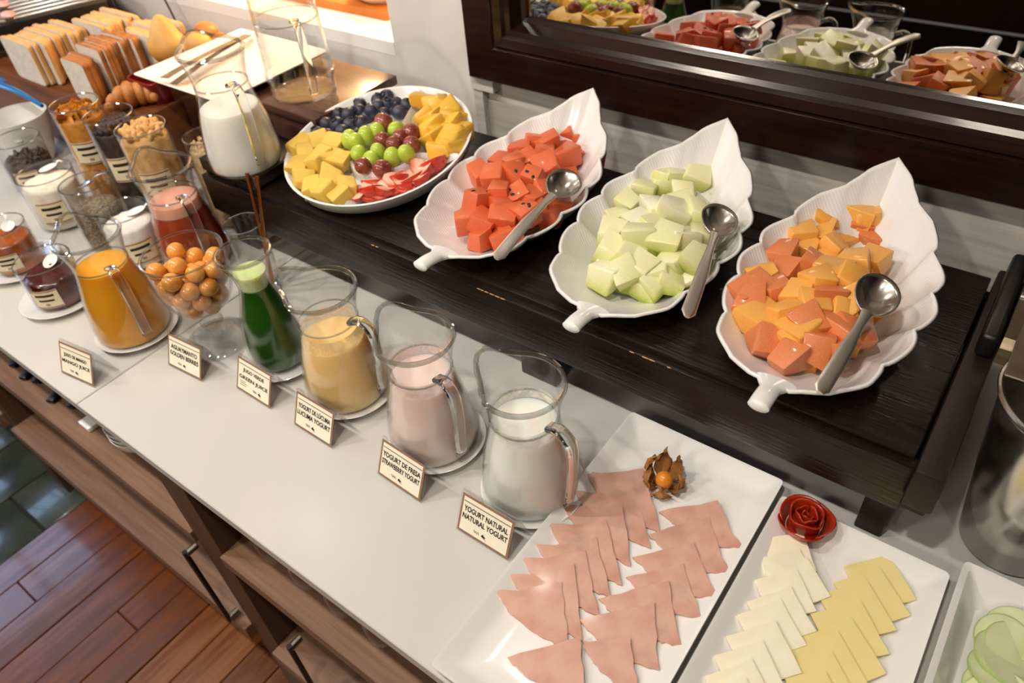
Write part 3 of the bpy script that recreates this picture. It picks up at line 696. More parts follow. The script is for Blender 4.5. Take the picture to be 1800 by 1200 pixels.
for ch, ms, nm, lb, ct, gp in (('p', PAPS, 'papaya_chunk', 'salmon orange papaya chunk in the leaf bowl', 'papaya', 'papaya chunks'), ('m', MNGS, 'mango_chunk', 'yellow orange mango chunk in the leaf bowl', 'mango', 'orange mango chunks')):
    pile('pap', zp([(a, b) for c_, a, b in P_PTS if c_ == ch], 1230, 260, 3.158), ms, nm, lb, ct, gp, size=.038, top=.040, yoff=-.02)
underlayer('pap', MNGS, 'mango_chunk', 'yellow orange mango chunk in the leaf bowl', 'mango', 'orange mango chunks', .036, .066, .13, -.025, RZ+.028, .039)
# serving spoons
def spoon(label, cpx, epx, zc, ze, tilt=0.0, s=1.0):
    c = at(*cpx, zc); e = at(*epx, ze); d = e-c; L_ = d.length
    t = thing('serving_spoon', label, 'spoon', c)
    xax = d.normalized(); zax = (Vector((0, 0, 1))-xax*xax.z).normalized(); yax = zax.cross(xax)
    Mr = Matrix((xax, yax, zax)).transposed() @ Matrix.Rotation(tilt, 3, 'X')
    t.rotation_euler = Mr.to_euler()
    rings = []
    for k in range(1, 9):
        q = k/8; ring = []
        for j in range(28):
            a_ = 2*math.pi*j/28; ex = .036*s*math.cos(a_); ey = .0275*s*math.sin(a_)*(1-.12*math.cos(a_))
            ring.append(Vector((ex*q, ey*q, -.017*s*(1-q*q))))
        rings.append(ring)
    V, Fc = loft(rings, True, False); o = mk('spoon_bowl', V, Fc, STEEL, t, angle=80)
    md = o.modifiers.new('thickness', 'SOLIDIFY'); md.thickness = .0016; md.offset = 0
    n_ = 22; path, rx, ry = [], [], []
    for i in range(n_):
        q = i/(n_-1); xx = .033*s+(L_-.033*s)*q
        path.append(Vector((xx, 0, .0005+.010*math.sin(math.pi*min(1, q*1.1))*.6))); rx.append((.0075-.003*math.sin(math.pi*min(1, q*2)))*(1-q)+.0098*q if q < .97 else .006); ry.append(.0021)
    rx[-1] = .004
    tube('handle', path, rx, ry, HANDLE_STEEL, t, 12)
    return t
spoon('polished steel spoon resting on the watermelon', (990, 322), (872, 455), RZ+.082, RZ+.068, rad(-18))
spoon('polished steel spoon resting on the green melon', (1265, 386), (1207, 557), RZ+.080, RZ+.066, rad(-18))
spoon('polished steel spoon resting on the papaya and mango', (1542, 518), (1440, 690), RZ+.090, RZ+.066, rad(-18))

# ================================================================== divided fruit platter
PC = Vector((-.990, .848, .2445)); PT = rad(10); PR = .177
PN = Vector((0, -math.sin(PT), math.cos(PT)))
def atp(px, py, h=0.0):                      # pixel to the platter's rim plane raised by h
    d = ray(px, py); o_ = PC+PN*h; return CAM+d*((o_-CAM).dot(PN)/d.dot(PN))
def loc_p(p):                                # world to platter coordinates
    return Matrix.Rotation(-PT, 3, 'X') @ (p-PC)
pl = thing('divided_platter', 'round white divided platter of mixed fruit on the riser', 'platter', PC); pl.rotation_euler = (PT, 0, 0)
PD = .036
def plat_fn(r, z, a):
    return r, z
prof_p = [(0, -PD+.004), (.135, -PD+.004), (.158, -PD+.012), (.169, -.014), (.174, -.002), (PR, 0), (PR+.003, -.001), (PR+.001, -.006), (.172, -.024), (.150, -PD-.002), (.125, -PD-.004), (.118, -PD-.006), (0, -PD-.004)]
lathe('dish', prof_p, PORC, pl, 64, angle=60)
cl = loc_p(atp(677, 262, -.006)); CR = .066
ringw = []
for r_, z_ in ((CR+.006, -PD+.003), (CR+.005, -.010), (CR+.002, -.004), (CR-.002, -.006), (CR-.004, -.012), (CR-.008, -PD+.003)):
    ringw.append([Vector((cl.x+r_*math.cos(2*math.pi*j/40), cl.y+r_*math.sin(2*math.pi*j/40), z_)) for j in range(40)])
V, Fc = loft(ringw, False, False); mk('inner_ring', V, Fc, PORC, pl, angle=60)
for px, py in ((730, 166), (838, 272), (597, 372), (537, 244)):
    d = loc_p(atp(px, py)); e = Vector((d.x, d.y, 0)).normalized()*(PR-.006); c0 = Vector((cl.x, cl.y, 0)); c0 += (e-c0).normalized()*(CR+.001)
    t_ = (e-c0).normalized(); n_ = Vector((-t_.y, t_.x, 0)); R = []
    for k in range(7):
        p = c0.lerp(e, k/6); hz_ = -.008+.006*(k/6); zb = -PD+.003+max(0, (p.length-.130)/(PR-.136))*(PD-.010)
        R.append([p+n_*dx+Vector((0, 0, dz)) for dx, dz in ((-.007, zb), (-.003, max(zb+.001, hz_-.004)), (0, hz_), (.003, max(zb+.001, hz_-.004)), (.007, zb))])
    V, Fc = loft(R, True, True); mk('partition', V, Fc, PORC, pl, angle=70)
o = tag(lathe('ramekin', [(0, 0), (.034, 0), (.036, .004), (.038, .030), (.036, .0312), (.030, .0312), (.028, .006), (0, .006)], PORC), 'small white ramekin propping the divided platter', 'ramekin'); o.location = (-.985, .955, RZ+.0005)
def put(name, me, px, py, h, rot, sc_, label, cat, group):
    p = atp(px, py, h); q = loc_p(p); rr = math.hypot(q.x, q.y); k = min(1, (PR-(.042 if name == 'strawberry_half' else .026))/rr)
    p = PC+(p-PC)*k; return inst(name, me, p, rot, sc_, label, cat, group)
zz4 = lambda l: zp(l, 480, 130, 4)
BLUE = mat('blueberry_skin', '22232F', .45, col2='3E4152', scale=60, coat=.05); CROWN = mat('blueberry_crown', '15141C', .7)
BB = proto('blueberry', *ell(14, 10, (.0118, .0118, .0108)), BLUE)
CRW = proto('crown', *loft(lathe_rings([(.0052, .0098), (.0050, .0116), (.0036, .0118), (.0030, .0096)], 10), False, False), CROWN)
def blueberry(p):
    o = inst('blueberry', BB, p, (random.uniform(-1.1, 1.1), random.uniform(-1.1, 1.1), 0), [random.uniform(1.08, 1.32)]*3, 'dark blueberry in the divided platter', 'blueberry', 'blueberries in the platter')
    inst('crown', CRW, (0, 0, 0), parent=o)
for i, (px, py) in enumerate(zz4([(310, 415), (385, 425), (490, 405), (375, 350), (450, 352), (540, 352), (615, 338), (465, 278), (530, 285), (610, 255), (690, 258), (612, 215), (740, 230), (780, 280), (805, 205), (735, 182), (800, 158), (890, 272), (870, 205), (940, 215), (660, 300), (560, 240), (840, 240), (430, 310)])):
    blueberry(atp(px, py, -.010 if i < 20 else -.022))
GRG = mat('green_grape_skin', 'A9BF3A', .2, col2='BFD05A', scale=25, sss=.5, coat=.3); GRR = mat('red_grape_skin', '6E2420', .22, col2='A2604A', scale=22, sss=.2, coat=.3)
GRP = {'g': proto('grape', *ell(14, 10, (.0125, .0125, .0165)), GRG), 'r': proto('grape', *ell(14, 10, (.0138, .0138, .0150)), GRR)}
for c_, x_, y_, ax in [('g', 540, 465, 0), ('g', 660, 440, .2), ('g', 600, 555, 1.5), ('g', 740, 550, .3), ('g', 870, 395, 1.0), ('g', 840, 590, .1), ('g', 940, 565, .5), ('g', 730, 410, .2), ('r', 775, 345, 0), ('r', 770, 465, 1), ('r', 850, 495, 1), ('r', 970, 412, 1), ('r', 975, 500, .3), ('r', 635, 645, 1.2), ('r', 770, 668, 1), ('g', 690, 600, 1.4), ('g', 590, 480, .4), ('r', 900, 450, .5)]:
    px, py = 480+x_/4, 130+y_/4
    lab = ('plump pale green grape in the platter centre', 'green grapes in the platter') if c_ == 'g' else ('dark red grape in the platter centre', 'red grapes in the platter')
    put('grape', GRP[c_], px, py, .004 if c_ == 'g' else .006, (ax, random.uniform(-.2, .2), random.uniform(-.5, .8)), [random.uniform(1.14, 1.34)]*3, lab[0], 'grape', lab[1])
for i, (px, py) in enumerate(zz4([(180, 510), (245, 560), (320, 490), (425, 490), (170, 640), (200, 750), (330, 610), (400, 600), (470, 610), (420, 740), (280, 790), (510, 810), (340, 865), (450, 895), (255, 860), (290, 690), (380, 800)])):
    s_ = .037*(1.2 if i in (9, 0, 6) else 1); put('pineapple_chunk', PINS[i % 5], px, py, -.001 if i < 15 else -.018, [random.uniform(-.4, .4), random.uniform(-.4, .4), random.random()*6], (s_, s_*.95, s_*.8), 'yellow pineapple chunk in the divided platter', 'pineapple', 'pineapple chunks')
for i, (px, py) in enumerate(zz4([(1045, 185), (1135, 195), (1240, 205), (1050, 285), (1110, 300), (1230, 265), (1255, 335), (1090, 380), (1370, 390), (1120, 440), (1250, 460), (1350, 495), (1160, 525), (1300, 280), (1180, 380)])):
    s_ = .036*(1.25 if i in (8, 7, 10) else 1); put('mango_piece', MNYS[i % 5], px, py, .0, [random.uniform(-.5, .5), random.uniform(-.5, .5), random.random()*6], (s_*1.15, s_, s_*.75), 'golden yellow mango piece in the divided platter', 'mango', 'yellow mango pieces')
STR_O = mat('strawberry_skin', 'C0301E', .3, col2='D24A34', scale=40, bump=.5, bscale=220, coat=.2)
STR_I = grad_mat('strawberry_cut', [(0, 'C23A26'), (.16, 'DE8A70'), (.35, 'F0C4AC'), (.65, 'F0C4AC'), (.84, 'DE8A70'), (1, 'C23A26')], 0, .35, sss=.3, bump=.1, nscale=4)
def half_berry():
    prof_ = [(.004, -.020), (.009, -.014), (.0135, -.004), (.0148, .005), (.0125, .013), (.006, .017)]
    V, Fm, Fc = [], [], []
    n = 9
    for r, z in prof_:
        for j in range(n):
            a = math.pi*j/(n-1); V.append((r*math.cos(a), z, -r*.85*math.sin(a)))
    for i in range(len(prof_)-1):
        for j in range(n-1):
            Fc.append((i*n+j, i*n+j+1, (i+1)*n+j+1, (i+1)*n+j)); Fm.append(0)
    Fc.append(tuple(i*n for i in range(len(prof_)))+tuple(i*n+n-1 for i in reversed(range(len(prof_))))); Fm.append(1)
    Fc.append(tuple(range(n))); Fm.append(0); Fc.append(tuple(range((len(prof_)-1)*n, len(prof_)*n))); Fm.append(0)
    return proto('strawberry_half', V, Fc, None, mats=[STR_O, STR_I], fmat=Fm, angle=40)
SH = half_berry()
for i, (px, py) in enumerate(zz4([(1120, 605), (1235, 632), (1030, 655), (1140, 680), (970, 712), (1040, 722), (870, 722), (740, 735), (610, 790), (720, 810), (830, 795), (920, 792), (1100, 780), (1010, 842), (560, 900), (670, 930), (820, 880), (885, 912), (770, 930), (1180, 770), (1230, 695), (960, 880), (700, 880), (900, 850)])):
    s_ = random.uniform(1.2, 1.5); put('strawberry_half', SH, px, py, -.006 if i < 20 else -.016, [random.uniform(-.5, .7), random.uniform(-.6, .6), random.random()*6], (s_, s_*1.05, s_), 'cut strawberry half in the divided platter', 'strawberry', 'strawberry halves')

# ================================================================== cold cuts
def rect_plate(name, label, x0, x1, y0, y1, h=.022, inset=.032, rise=.004):
    cx, cy, hx, hy = (x0+x1)/2, (y0+y1)/2, (x1-x0)/2, (y1-y0)/2
    def ring(d, z, r, lift=0):
        R = rrect(0, 0, hx-d, hy-d, r, z, 6)
        for p in R: p.z += lift*(abs(p.x)/hx*abs(p.y)/hy)**6
        return R
    rings = [ring(inset+.02, .0045, .004), ring(inset, .0050, .006), ring(inset*.6, .0105, .006), ring(inset*.15, h-.001, .007, rise), ring(.0005, h, .007, rise), ring(0, h-.0015, .007, rise), ring(.004, h-.005, .007, rise), ring(inset*.7, .005, .006), ring(inset, .0005, .006), ring(inset+.01, 0, .005)]
    V, Fc = loft(rings, True, True); o = mk(name, V, Fc, PORC, angle=28); o.location = (cx, cy, .0003); return tag(o, label, 'plate')
rect_plate('platter', 'rectangular white platter of folded ham slices', -.357, -.118, .220, .692)
rect_plate('platter', 'rectangular white platter of cheese slices with a tomato rose', -.1125, .0985, .205, .668)
rect_plate('platter', 'square white dish of sliced cucumber', .1045, .33, .39, .678, h=.045, inset=.05)
HAM = mat('cooked_ham', 'D2A692', .4, col2='C38E7C', scale=28, sss=.2, bump=.08, coat=.05, detail=6, lo=.42, hi=.72)
def sheet(name, tri, th, m_, slope, base, label, cat, group, wob=.0015, seed=0, nsub=6, lift=None):
    rn = random.Random(seed); pts = []
    n = len(tri)
    for i in range(n):
        a, b = tri[i], tri[(i+1) % n]
        for k in range(nsub):
            p = a.lerp(b, k/nsub)
            if k: p = p+Vector((rn.uniform(-1, 1), rn.uniform(-1, 1), 0))*wob
            pts.append(p)
    ymin = min(p.y for p in pts); c = sum(pts, Vector())/len(pts)
    def zz(p): return max(base+slope*(p.y-ymin), lift(p) if lift else 0)
    V = [Vector((p.x, p.y, zz(p))) for p in pts]+[Vector((p.x, p.y, zz(p)+th)) for p in pts]; N_ = len(pts)
    Fc = [tuple(reversed(range(N_))), tuple(range(N_, 2*N_))]+[(i, (i+1) % N_, N_+(i+1) % N_, N_+i) for i in range(N_)]
    o = mkw(name, V, Fc, m_, angle=40); return tag(o, label, cat, group)
z3 = lambda a, b: (760+a/3, 760+b/3)
HAMS = [[(795, 230), (1115, 195), (1200, 520)], [(740, 330), (1070, 290), (1150, 600)], [(680, 400), (1000, 365), (1045, 695)], [(605, 500), (915, 465), (1000, 795)],
        [(545, 605), (865, 555), (940, 860)], [(470, 680), (805, 625), (880, 955)], [(408, 765), (748, 700), (790, 1090)], [(330, 848), (685, 790), (718, 1130)],
        [(1195, 410), (1505, 360), (1635, 630)], [(1140, 530), (1460, 450), (1565, 765)], [(1055, 650), (1375, 580), (1505, 895)], [(1020, 755), (1325, 695), (1415, 990)],
        [(875, 870), (1245, 785), (1310, 1130)], [(775, 980), (1170, 900), (1195, 1255)], [(396, 1180), (780, 1085), (810, 1410)], [(786, 1095), (1044, 1086), (1090, 1400)]]
def ham_rim(p):                              # height of the platter's sloping border under a slice
    d = min(p.x+.357, -.118-p.x); return .0056+max(0, (.032-d)/.032)*.0165 if d < .032 else 0
for i, tri in enumerate(HAMS):
    T = [at(*z3(*p), .012) for p in tri]
    # the folded edge runs between the two tips and bows out a little
    mid = (T[2]+T[0])/2; out = (mid-T[1]).normalized()
    T4 = [T[0], T[1], T[2], T[2].lerp(T[0], .28)+out*.008, T[2].lerp(T[0], .72)+out*.008]
    sheet('ham_slice', T4, .0026, HAM, .085, .0056+(.0012 if i >= 14 else 0), 'pink ham slice folded into a triangle on the platter', 'ham', 'folded ham slices', seed=i, lift=ham_rim)
CHW = mat('white_cheese', 'F5EDD4', .4, col2='F0E4C4', scale=20, sss=.3, bump=.1); CHY = mat('yellow_cheese', 'F0DE9E', .35, col2='EBD48A', scale=10, sss=.3, coat=.1)
def square(apex, side, ang):
    d1 = Vector((math.cos(ang), math.sin(ang), 0)); d2 = Vector((math.cos(ang-math.pi/2), math.sin(ang-math.pi/2), 0))
    return [apex-d1*side, apex, apex+d2*side, apex-d1*side+d2*side]
zc = lambda a, b: (1200+a/3, 800+b/3)
for i, (a, b, s_, an) in enumerate([(630, 418, .052, 40), (612, 500, .052, 46), (650, 545, .054, 52), (600, 612, .054, 46), (566, 700, .058, 52), (515, 768, .058, 52), (485, 882, .062, 50), (418, 985, .060, 50), (362, 1082, .058, 52), (330, 1180, .058, 50)]):
    sheet('cheese_slice', square(at(*zc(a, b), .014), s_, rad(an)), .0034, CHW, .12, .0058, 'white square cheese slice overlapping below the tomato rose', 'cheese', 'white cheese slices', .0008, 40+i, 3)
for i, (a, b, s_, an) in enumerate([(1088, 528, .060, 47), (1040, 600, .062, 50), (968, 662, .064, 49), (938, 772, .064, 47), (890, 866, .066, 52), (818, 932, .066, 50), (786, 1038, .064, 49), (752, 1142, .064, 49)]):
    sheet('cheese_slice', square(at(*zc(a, b), .014), s_, rad(an)), .0024, CHY, .085, .0058, 'yellow square cheese slice in the overlapping row', 'cheese', 'yellow cheese slices', .0006, 60+i, 3)
# tomato rose
tp = at(1410, 928, .008); tr_ = thing('tomato_rose', 'red tomato skin curled into a rose on the cheese platter', 'tomato', (tp.x, tp.y, .0062))
TOM = mat('tomato_skin', 'B03214', .3, col2='98220C', scale=20, coat=.3); TOM2 = mat('tomato_inside', 'B5301A', .4, col2='A82818', scale=30)
for k, (r0, r1, z0, z1, a0, arc, fl) in enumerate([(.004, .005, .020, .036, 0, 6.6, 0), (.009, .011, .014, .037, 1.6, 3.6, .001), (.010, .012, .014, .036, 4.6, 3.4, .001), (.016, .019, .006, .035, 3.0, 3.3, .002), (.017, .020, .006, .036, 6.0, 3.4, .002),
        (.021, .029, .001, .030, 1.2, 2.6, .005), (.022, .030, .001, .029, 3.4, 2.6, .006), (.021, .030, .001, .030, 5.5, 2.5, .005)]):
    R = []
    for i in range(8):
        q = i/7; ring = []
        for j in range(20):
            u = j/19; a = a0+arc*u; edge = math.sin(math.pi*u)**.5
            rr = r0+(r1-r0)*math.sin(q*math.pi*.5)+fl*q**4*edge+.0012*math.sin(a*4+k)*q+(.0014*u if arc > 3 else 0)
            if k == 0: rr = .0015+.007*u
            ring.append(Vector((rr*math.cos(a), rr*math.sin(a), z0+(z1-z0)*q*(.82+.18*edge)+.0018*math.sin(a*3+k*2)*q)))
        R.append(ring)
    V, Fc = loft(R, False, False, closed=False); o = mk('petal', V, Fc, TOM, tr_, angle=80)
    md = o.modifiers.new('skin', 'SOLIDIFY'); md.thickness = .0018; md.offset = 0
lathe('core', [(.019, .0002), (.021, .006), (.016, .018), (.006, .024)], TOM2, tr_, 20)
# physalis in its husk
hp = at(1165, 852, .008); ph = thing('physalis', 'orange physalis berry in its papery brown husk', 'physalis', (hp.x, hp.y, .0062))
HUSK = mat('papery_husk', 'A8743A', .7, col2='8A5A2A', scale=60, stretch=(1, 1, .3), bump=.6, bscale=80)
o = mk('berry', *ell(18, 12, (.0125, .0125, .0130)), mat('physalis_berry', 'DB8A2C', .2, sss=.3, coat=.4), ph); o.location = (.003, -.004, .020)
for k, (a0, wd_, tall, tipx, tipy, bulge) in enumerate([(-1.15, 1.25, .020, 0, -.004, .024), (-2.35, 1.2, .034, -.010, .004, .022), (.05, 1.2, .034, .010, .006, .022), (1.1, 1.2, .050, .004, .014, .020), (2.15, 1.2, .054, -.004, .016, .020), (3.2, 1.1, .044, -.010, .012, .021)]):
    R = []
    for i in range(9):
        q = i/8; ring = []; wdt = wd_*(.45+.55*math.sin(math.pi*min(1, q*.95+.05)))*(1-.75*q**4)
        rr = .004+bulge*math.sin(math.pi*(.08+.84*q))**.9
        for j in range(8):
            u = j/7-.5; a = a0+wdt*u; wob = .0016*math.sin(j*2.4+i*1.9+k*3)+.0018*math.cos(u*math.pi*3)
            ring.append(Vector(((rr+wob)*math.cos(a)+tipx*q*q, (rr+wob)*math.sin(a)+tipy*q*q, .0005+tall*q*(1-.18*abs(u)*2)+.0015*math.sin(j*3.1+k)*q)))
        R.append(ring)
    V, Fc = loft(R, False, False, closed=False); o = mk('husk_leaf', V, Fc, HUSK, ph, angle=60)
    md = o.modifiers.new('paper', 'SOLIDIFY'); md.thickness = .0006
# cucumber slices
CUC = mat('cucumber_flesh', 'DDE3B8', .35, col2='C9D49A', scale=18, sss=.4, coat=.2); CUS = mat('cucumber_skin', 'A9BC74', .4)
for i in range(11):
    p = at(1768-(i % 2)*16-i*2.0, 1092+i*13, .03); t = thing('cucumber_slice', 'pale cucumber slice fanned in the square dish', 'cucumber', (p.x+.010, p.y-.010, .018+.003*(10-i)*.35), 0, 'cucumber slices')
    t.rotation_euler = (rad(16), rad(-6), i*.7)
    lathe('flesh', [(0, 0), (.0295, 0), (.0295, .004), (0, .004)], CUC, t, 28); lathe('peel', [(.0296, 0), (.0303, .0005), (.0303, .0035), (.0296, .004)], CUS, t, 28, cap0=False, cap1=False)

# ================================================================== jars of cereal, sugar and jam
def jar(name, label, x, y, r, h, lvl, cname, cmat, band=None, dome=.006, lumps=None, taper=.0, z=.0005, az=None):
    t = thing(name, label, 'jar', (x, y, z)); pr = [(r-.002-taper, 0), (r-taper, .004), (r-taper*.8, .012), (r, h)]
    V, Fc = loft(lathe_rings(pr, 44)+list(reversed(lathe_rings([(q-.0022, max(w_, .006)) for q, w_ in pr], 44)))); mk('glass_body', V, Fc, G_THIN, t, angle=60)
    V, Fc = ring_tube([Vector((math.cos(2*math.pi*j/44)*(r-.001), math.sin(2*math.pi*j/44)*(r-.001), h)) for j in range(44)], .0018, 6); mk('rim', V, Fc, G_RIM, t)
    rn = random.Random(int(1000*x)); n = 40; rings = []
    for rr, zz_ in ((r-.0040-taper, .0066), (r-.0036-taper*.8, .014), (r-.0036, lvl-.003)): rings.append([Vector((rr*math.cos(2*math.pi*j/n), rr*math.sin(2*math.pi*j/n), zz_)) for j in range(n)])
    for q in (.93, .75, .55, .35, .15):
        rings.append([Vector(((r-.0036)*q*math.cos(2*math.pi*j/n), (r-.0036)*q*math.sin(2*math.pi*j/n), lvl+dome*(1-q*q)+dome*.5*noise.noise(Vector((q*5*math.cos(2*math.pi*j/n), q*5*math.sin(2*math.pi*j/n), x*9))))) for j in range(n)])
    V, Fc = loft(rings); mk(cname, V, Fc, cmat, t, angle=60)
    if lumps:
        nm, me, cnt, sz = lumps
        allv, allf = [], []
        for k in range(cnt):                 # the loose top layer of the fill
            a, q = rn.random()*6.28, math.sqrt(rn.random())*(r-.012); M4 = Matrix.Translation((q*math.cos(a), q*math.sin(a), lvl+dome*(1-(q/r)**2)+rn.uniform(-.002, .006))) @ Euler((rn.random()*6, rn.random()*6, rn.random()*6)).to_matrix().to_4x4() @ Matrix.Scale(sz*rn.uniform(.75, 1.25), 4)
            o0 = len(allv); allv += [M4 @ Vector(v) for v in me[0]]; allf += [tuple(i+o0 for i in f_) for f_ in me[1]]
        o = mk(nm, allv, allf, cmat, t, angle=60); o['kind'] = 'stuff'
    if band:
        z0, z1, half, azb = band; R = []
        for zz_ in (z0, z1): R.append([Vector(((r+.0006)*math.cos(azb+half*(2*j/14-1)), (r+.0006)*math.sin(azb+half*(2*j/14-1)), zz_)) for j in range(15)])
        V, Fc = loft(R, False, False, closed=False); lb = mk('label', V, Fc, LABM, t)
        def strip(nm, u0, u1, w0, w1, m_):
            R2 = []
            for w_ in (w0, w1): R2.append([Vector(((r+.0011)*math.cos(azb+half*(2*(u0+(u1-u0)*j/8)-1)), (r+.0011)*math.sin(azb+half*(2*(u0+(u1-u0)*j/8)-1)), z0+(z1-z0)*w_)) for j in range(9)])
            V2, F2 = loft(R2, False, False, closed=False); return mk(nm, V2, F2, m_, lb)
        strip('border_line', .02, .98, .92, .97, BORD); strip('border_line', .02, .98, .03, .08, BORD)
        strip('print_line', .16, .84, .66, .78, INK); strip('print_line', .22, .78, .40, .50, INK); strip('print_mark', .42, .56, .16, .28, INKG)
    return t
LABM = mat('cream_label', 'DDD0AE', .7)
CORN = mat('corn_flakes', 'D08A2C', .5, col2='B06C1C', scale=60, bump=.5, bscale=90); CHOC = mat('chocolate_balls', '3A221A', .5, col2='241410', scale=50, bump=.5, bscale=70)
GRAN = mat('puffed_cereal', 'D8AC70', .6, col2='C08F50', scale=50, bump=.5, bscale=80); OATM = mat('oat_flakes', 'CDB48A', .7, col2='B0926A', scale=110, bump=.5, bscale=150)
WHT = mat('white_flour', 'ECE4D4', .8, col2='DFD5C2', scale=60, bump=.3, bscale=120); SUG = mat('white_sugar', 'EFECE6', .7, col2='E2DDD4', scale=90, bump=.3, bscale=160)
CHIA = mat('chia_seeds', '5A4A38', .6, col2='8E7B60', scale=220, bump=.5, bscale=260, lo=.45, hi=.6); RAIS = mat('dark_raisins', '2A1D16', .5, col2='4A3528', scale=60, bump=.8, bscale=90)
JAMO = mat('orange_jam', '8E4310', .2, col2='B5611C', scale=25, sss=.3, coat=.4); JAMP = mat('berry_jam', '3A0E10', .2, col2='5A1512', scale=25, sss=.2, coat=.4)
FLK = ([(-1, -.7, .2), (0, -1, -.1), (1, -.5, .25), (.9, .6, .1), (0, 1, .35), (-.9, .6, -.05), (0, 0, -.25)], [(0, 1, 6), (1, 2, 6), (2, 3, 6), (3, 4, 6), (4, 5, 6), (5, 0, 6)])
BAL = tuple(ell(8, 6, (1, 1, 1))); PUF = tuple(ell(8, 6, (1.5, .8, .7)))
jar('cereal_jar', 'tall glass jar of golden corn flakes', -1.668, .632, .050, .262, .235, 'corn_flakes', CORN, (.145, .195, .62, rad(-38)), .012, ('loose_flakes', FLK, 90, .011))
jar('cereal_jar', 'tall glass jar of dark chocolate cereal balls', -1.564, .645, .050, .255, .225, 'chocolate_balls', CHOC, (.125, .180, .62, rad(-38)), .008, ('loose_balls', BAL, 70, .0075))
jar('cereal_jar', 'tall glass jar of pale puffed granola clusters', -1.462, .652, .050, .248, .228, 'granola_clusters', GRAN, (.115, .170, .62, rad(-38)), .016, ('loose_clusters', PUF, 70, .0085))
jar('cereal_jar', 'glass jar of oat flakes beside the milk jug', -1.398, .742, .044, .205, .178, 'oat_flakes', OATM, None, .010, ('loose_oats', PUF, 60, .004))
jar('sugar_jar', 'wide glass jar of white sugar with a label', -1.446, .540, .052, .120, .092, 'sugar', SUG, (.020, .070, .55, rad(-20)), .004)
jar('flour_jar', 'wide glass jar of cream coloured powder with a bordered label', -1.752, .536, .060, .122, .098, 'cream_powder', WHT, (.025, .078, .5, rad(-38)), .008)
jar('seed_jar', 'glass jar of speckled chia seeds with a spoon inside', -1.568, .540, .050, .148, .095, 'chia_seeds', CHIA, None, .003)
jar('raisin_jar', 'glass jar of dark raisins with a white spoon', -1.985, .589, .055, .122, .070, 'raisins', RAIS, (.012, .058, .5, rad(-38)), .004, ('loose_raisins', PUF, 50, .006))
jar('jam_jar', 'glass of amber orange jam on a saucer', -1.662, .380, .050, .098, .070, 'orange_jam', JAMO, (.016, .055, .5, rad(-40)), .003, z=.0042)
jar('jam_jar', 'glass of dark berry jam on a saucer', -1.468, .368, .052, .094, .062, 'berry_jam', JAMP, (.014, .055, .5, rad(-48)), .003, z=.0042)
saucer(-1.662, .380, 'white saucer under the orange jam', 1.05); saucer(-1.468, .368, 'white saucer under the berry jam', 1.05)
def tsp(label, c, d, m_, L_=.12):            # small porcelain or steel spoon
    t = thing('teaspoon', label, 'spoon', c); d = Vector(d).normalized(); z_ = (Vector((0, 0, 1))-d*d.z).normalized(); y_ = z_.cross(d)
    t.rotation_euler = Matrix((d, y_, z_)).transposed().to_euler(); R = []
    for k in range(1, 6): R.append([Vector((.021*math.cos(2*math.pi*j/18)*k/5, .0135*math.sin(2*math.pi*j/18)*k/5, -.006*(1-(k/5)**2))) for j in range(18)])
    V, Fc = loft(R, True, False); o = mk('spoon_bowl', V, Fc, m_, t, angle=80); md = o.modifiers.new('t', 'SOLIDIFY'); md.thickness = .0014; md.offset = 0
    tube('handle', [Vector((.020+L_*q/8, 0, .004*math.sin(math.pi*q/8))) for q in range(9)], [.003+.0035*(q/8) for q in range(9)], .0018, m_, t, 10)
tsp('white porcelain spoon in the berry jam', at(88, 458, .074), (-.75, .62, .12), PORC, .030)
tsp('white porcelain spoon in the orange jam', at(14, 396, .082), (-.85, .4, .12), PORC, .026)
tsp('steel spoon standing in the chia seeds', at(150, 322, .112), (.75, .45, .35), STEEL, .05)
tsp('white porcelain spoon in the raisins', at(30, 242, .088), (-.9, .1, .18), PORC, .03)
tsp('white porcelain spoon in the cream powder', at(84, 294, .114), (.3, .9, .12), PORC, .012)
tsp('white porcelain spoon in the sugar', at(238, 370, .104), (.4, .8, .12), PORC, .012)

# ================================================================== bread, rolls and the things around them
CRUMB = mat('white_bread_crumb', 'DCD2C4', .8, col2='CDC2B2', scale=90, bump=.3, bscale=140); CRUST = mat('brown_bread_crust', 'CF9450', .6, col2='E2B577', scale=20, bump=.15)
CRUSTD = mat('dark_bread_crust', 'B97A3E', .65, col2='8E5524', scale=30, bump=.2)
CRT = .1655
def bread(wd, ht, th, crust):
    out = []
    for i in range(24):
        a = 2*math.pi*i/24; c, s_ = math.cos(a), math.sin(a); k = .16
        x_ = wd/2*math.copysign(abs(c)**k, c); z_ = ht/2+ht/2*math.copysign(abs(s_)**k, s_)
        if z_ > ht*.7: x_ *= 1.02
        out.append((x_, z_))
    def ring(y, s1): return [Vector((x_*s1, y, ht/2+(z_-ht/2)*s1)) for x_, z_ in out]
    R = [ring(-th/2, .95), ring(-th/2, .985), ring(-th/2+.0015, 1), ring(th/2-.0015, 1), ring(th/2, .985), ring(th/2, .95)]
    V, Fc = loft(R); n = 24; fm = [0 if 24*1 <= i < 24*4 else 1 for i in range(24*5)]+[1, 1]
    return proto('bread_slice', V, Fc, None, mats=[crust, CRUMB], fmat=fm, angle=50)
rn = random.Random(4)
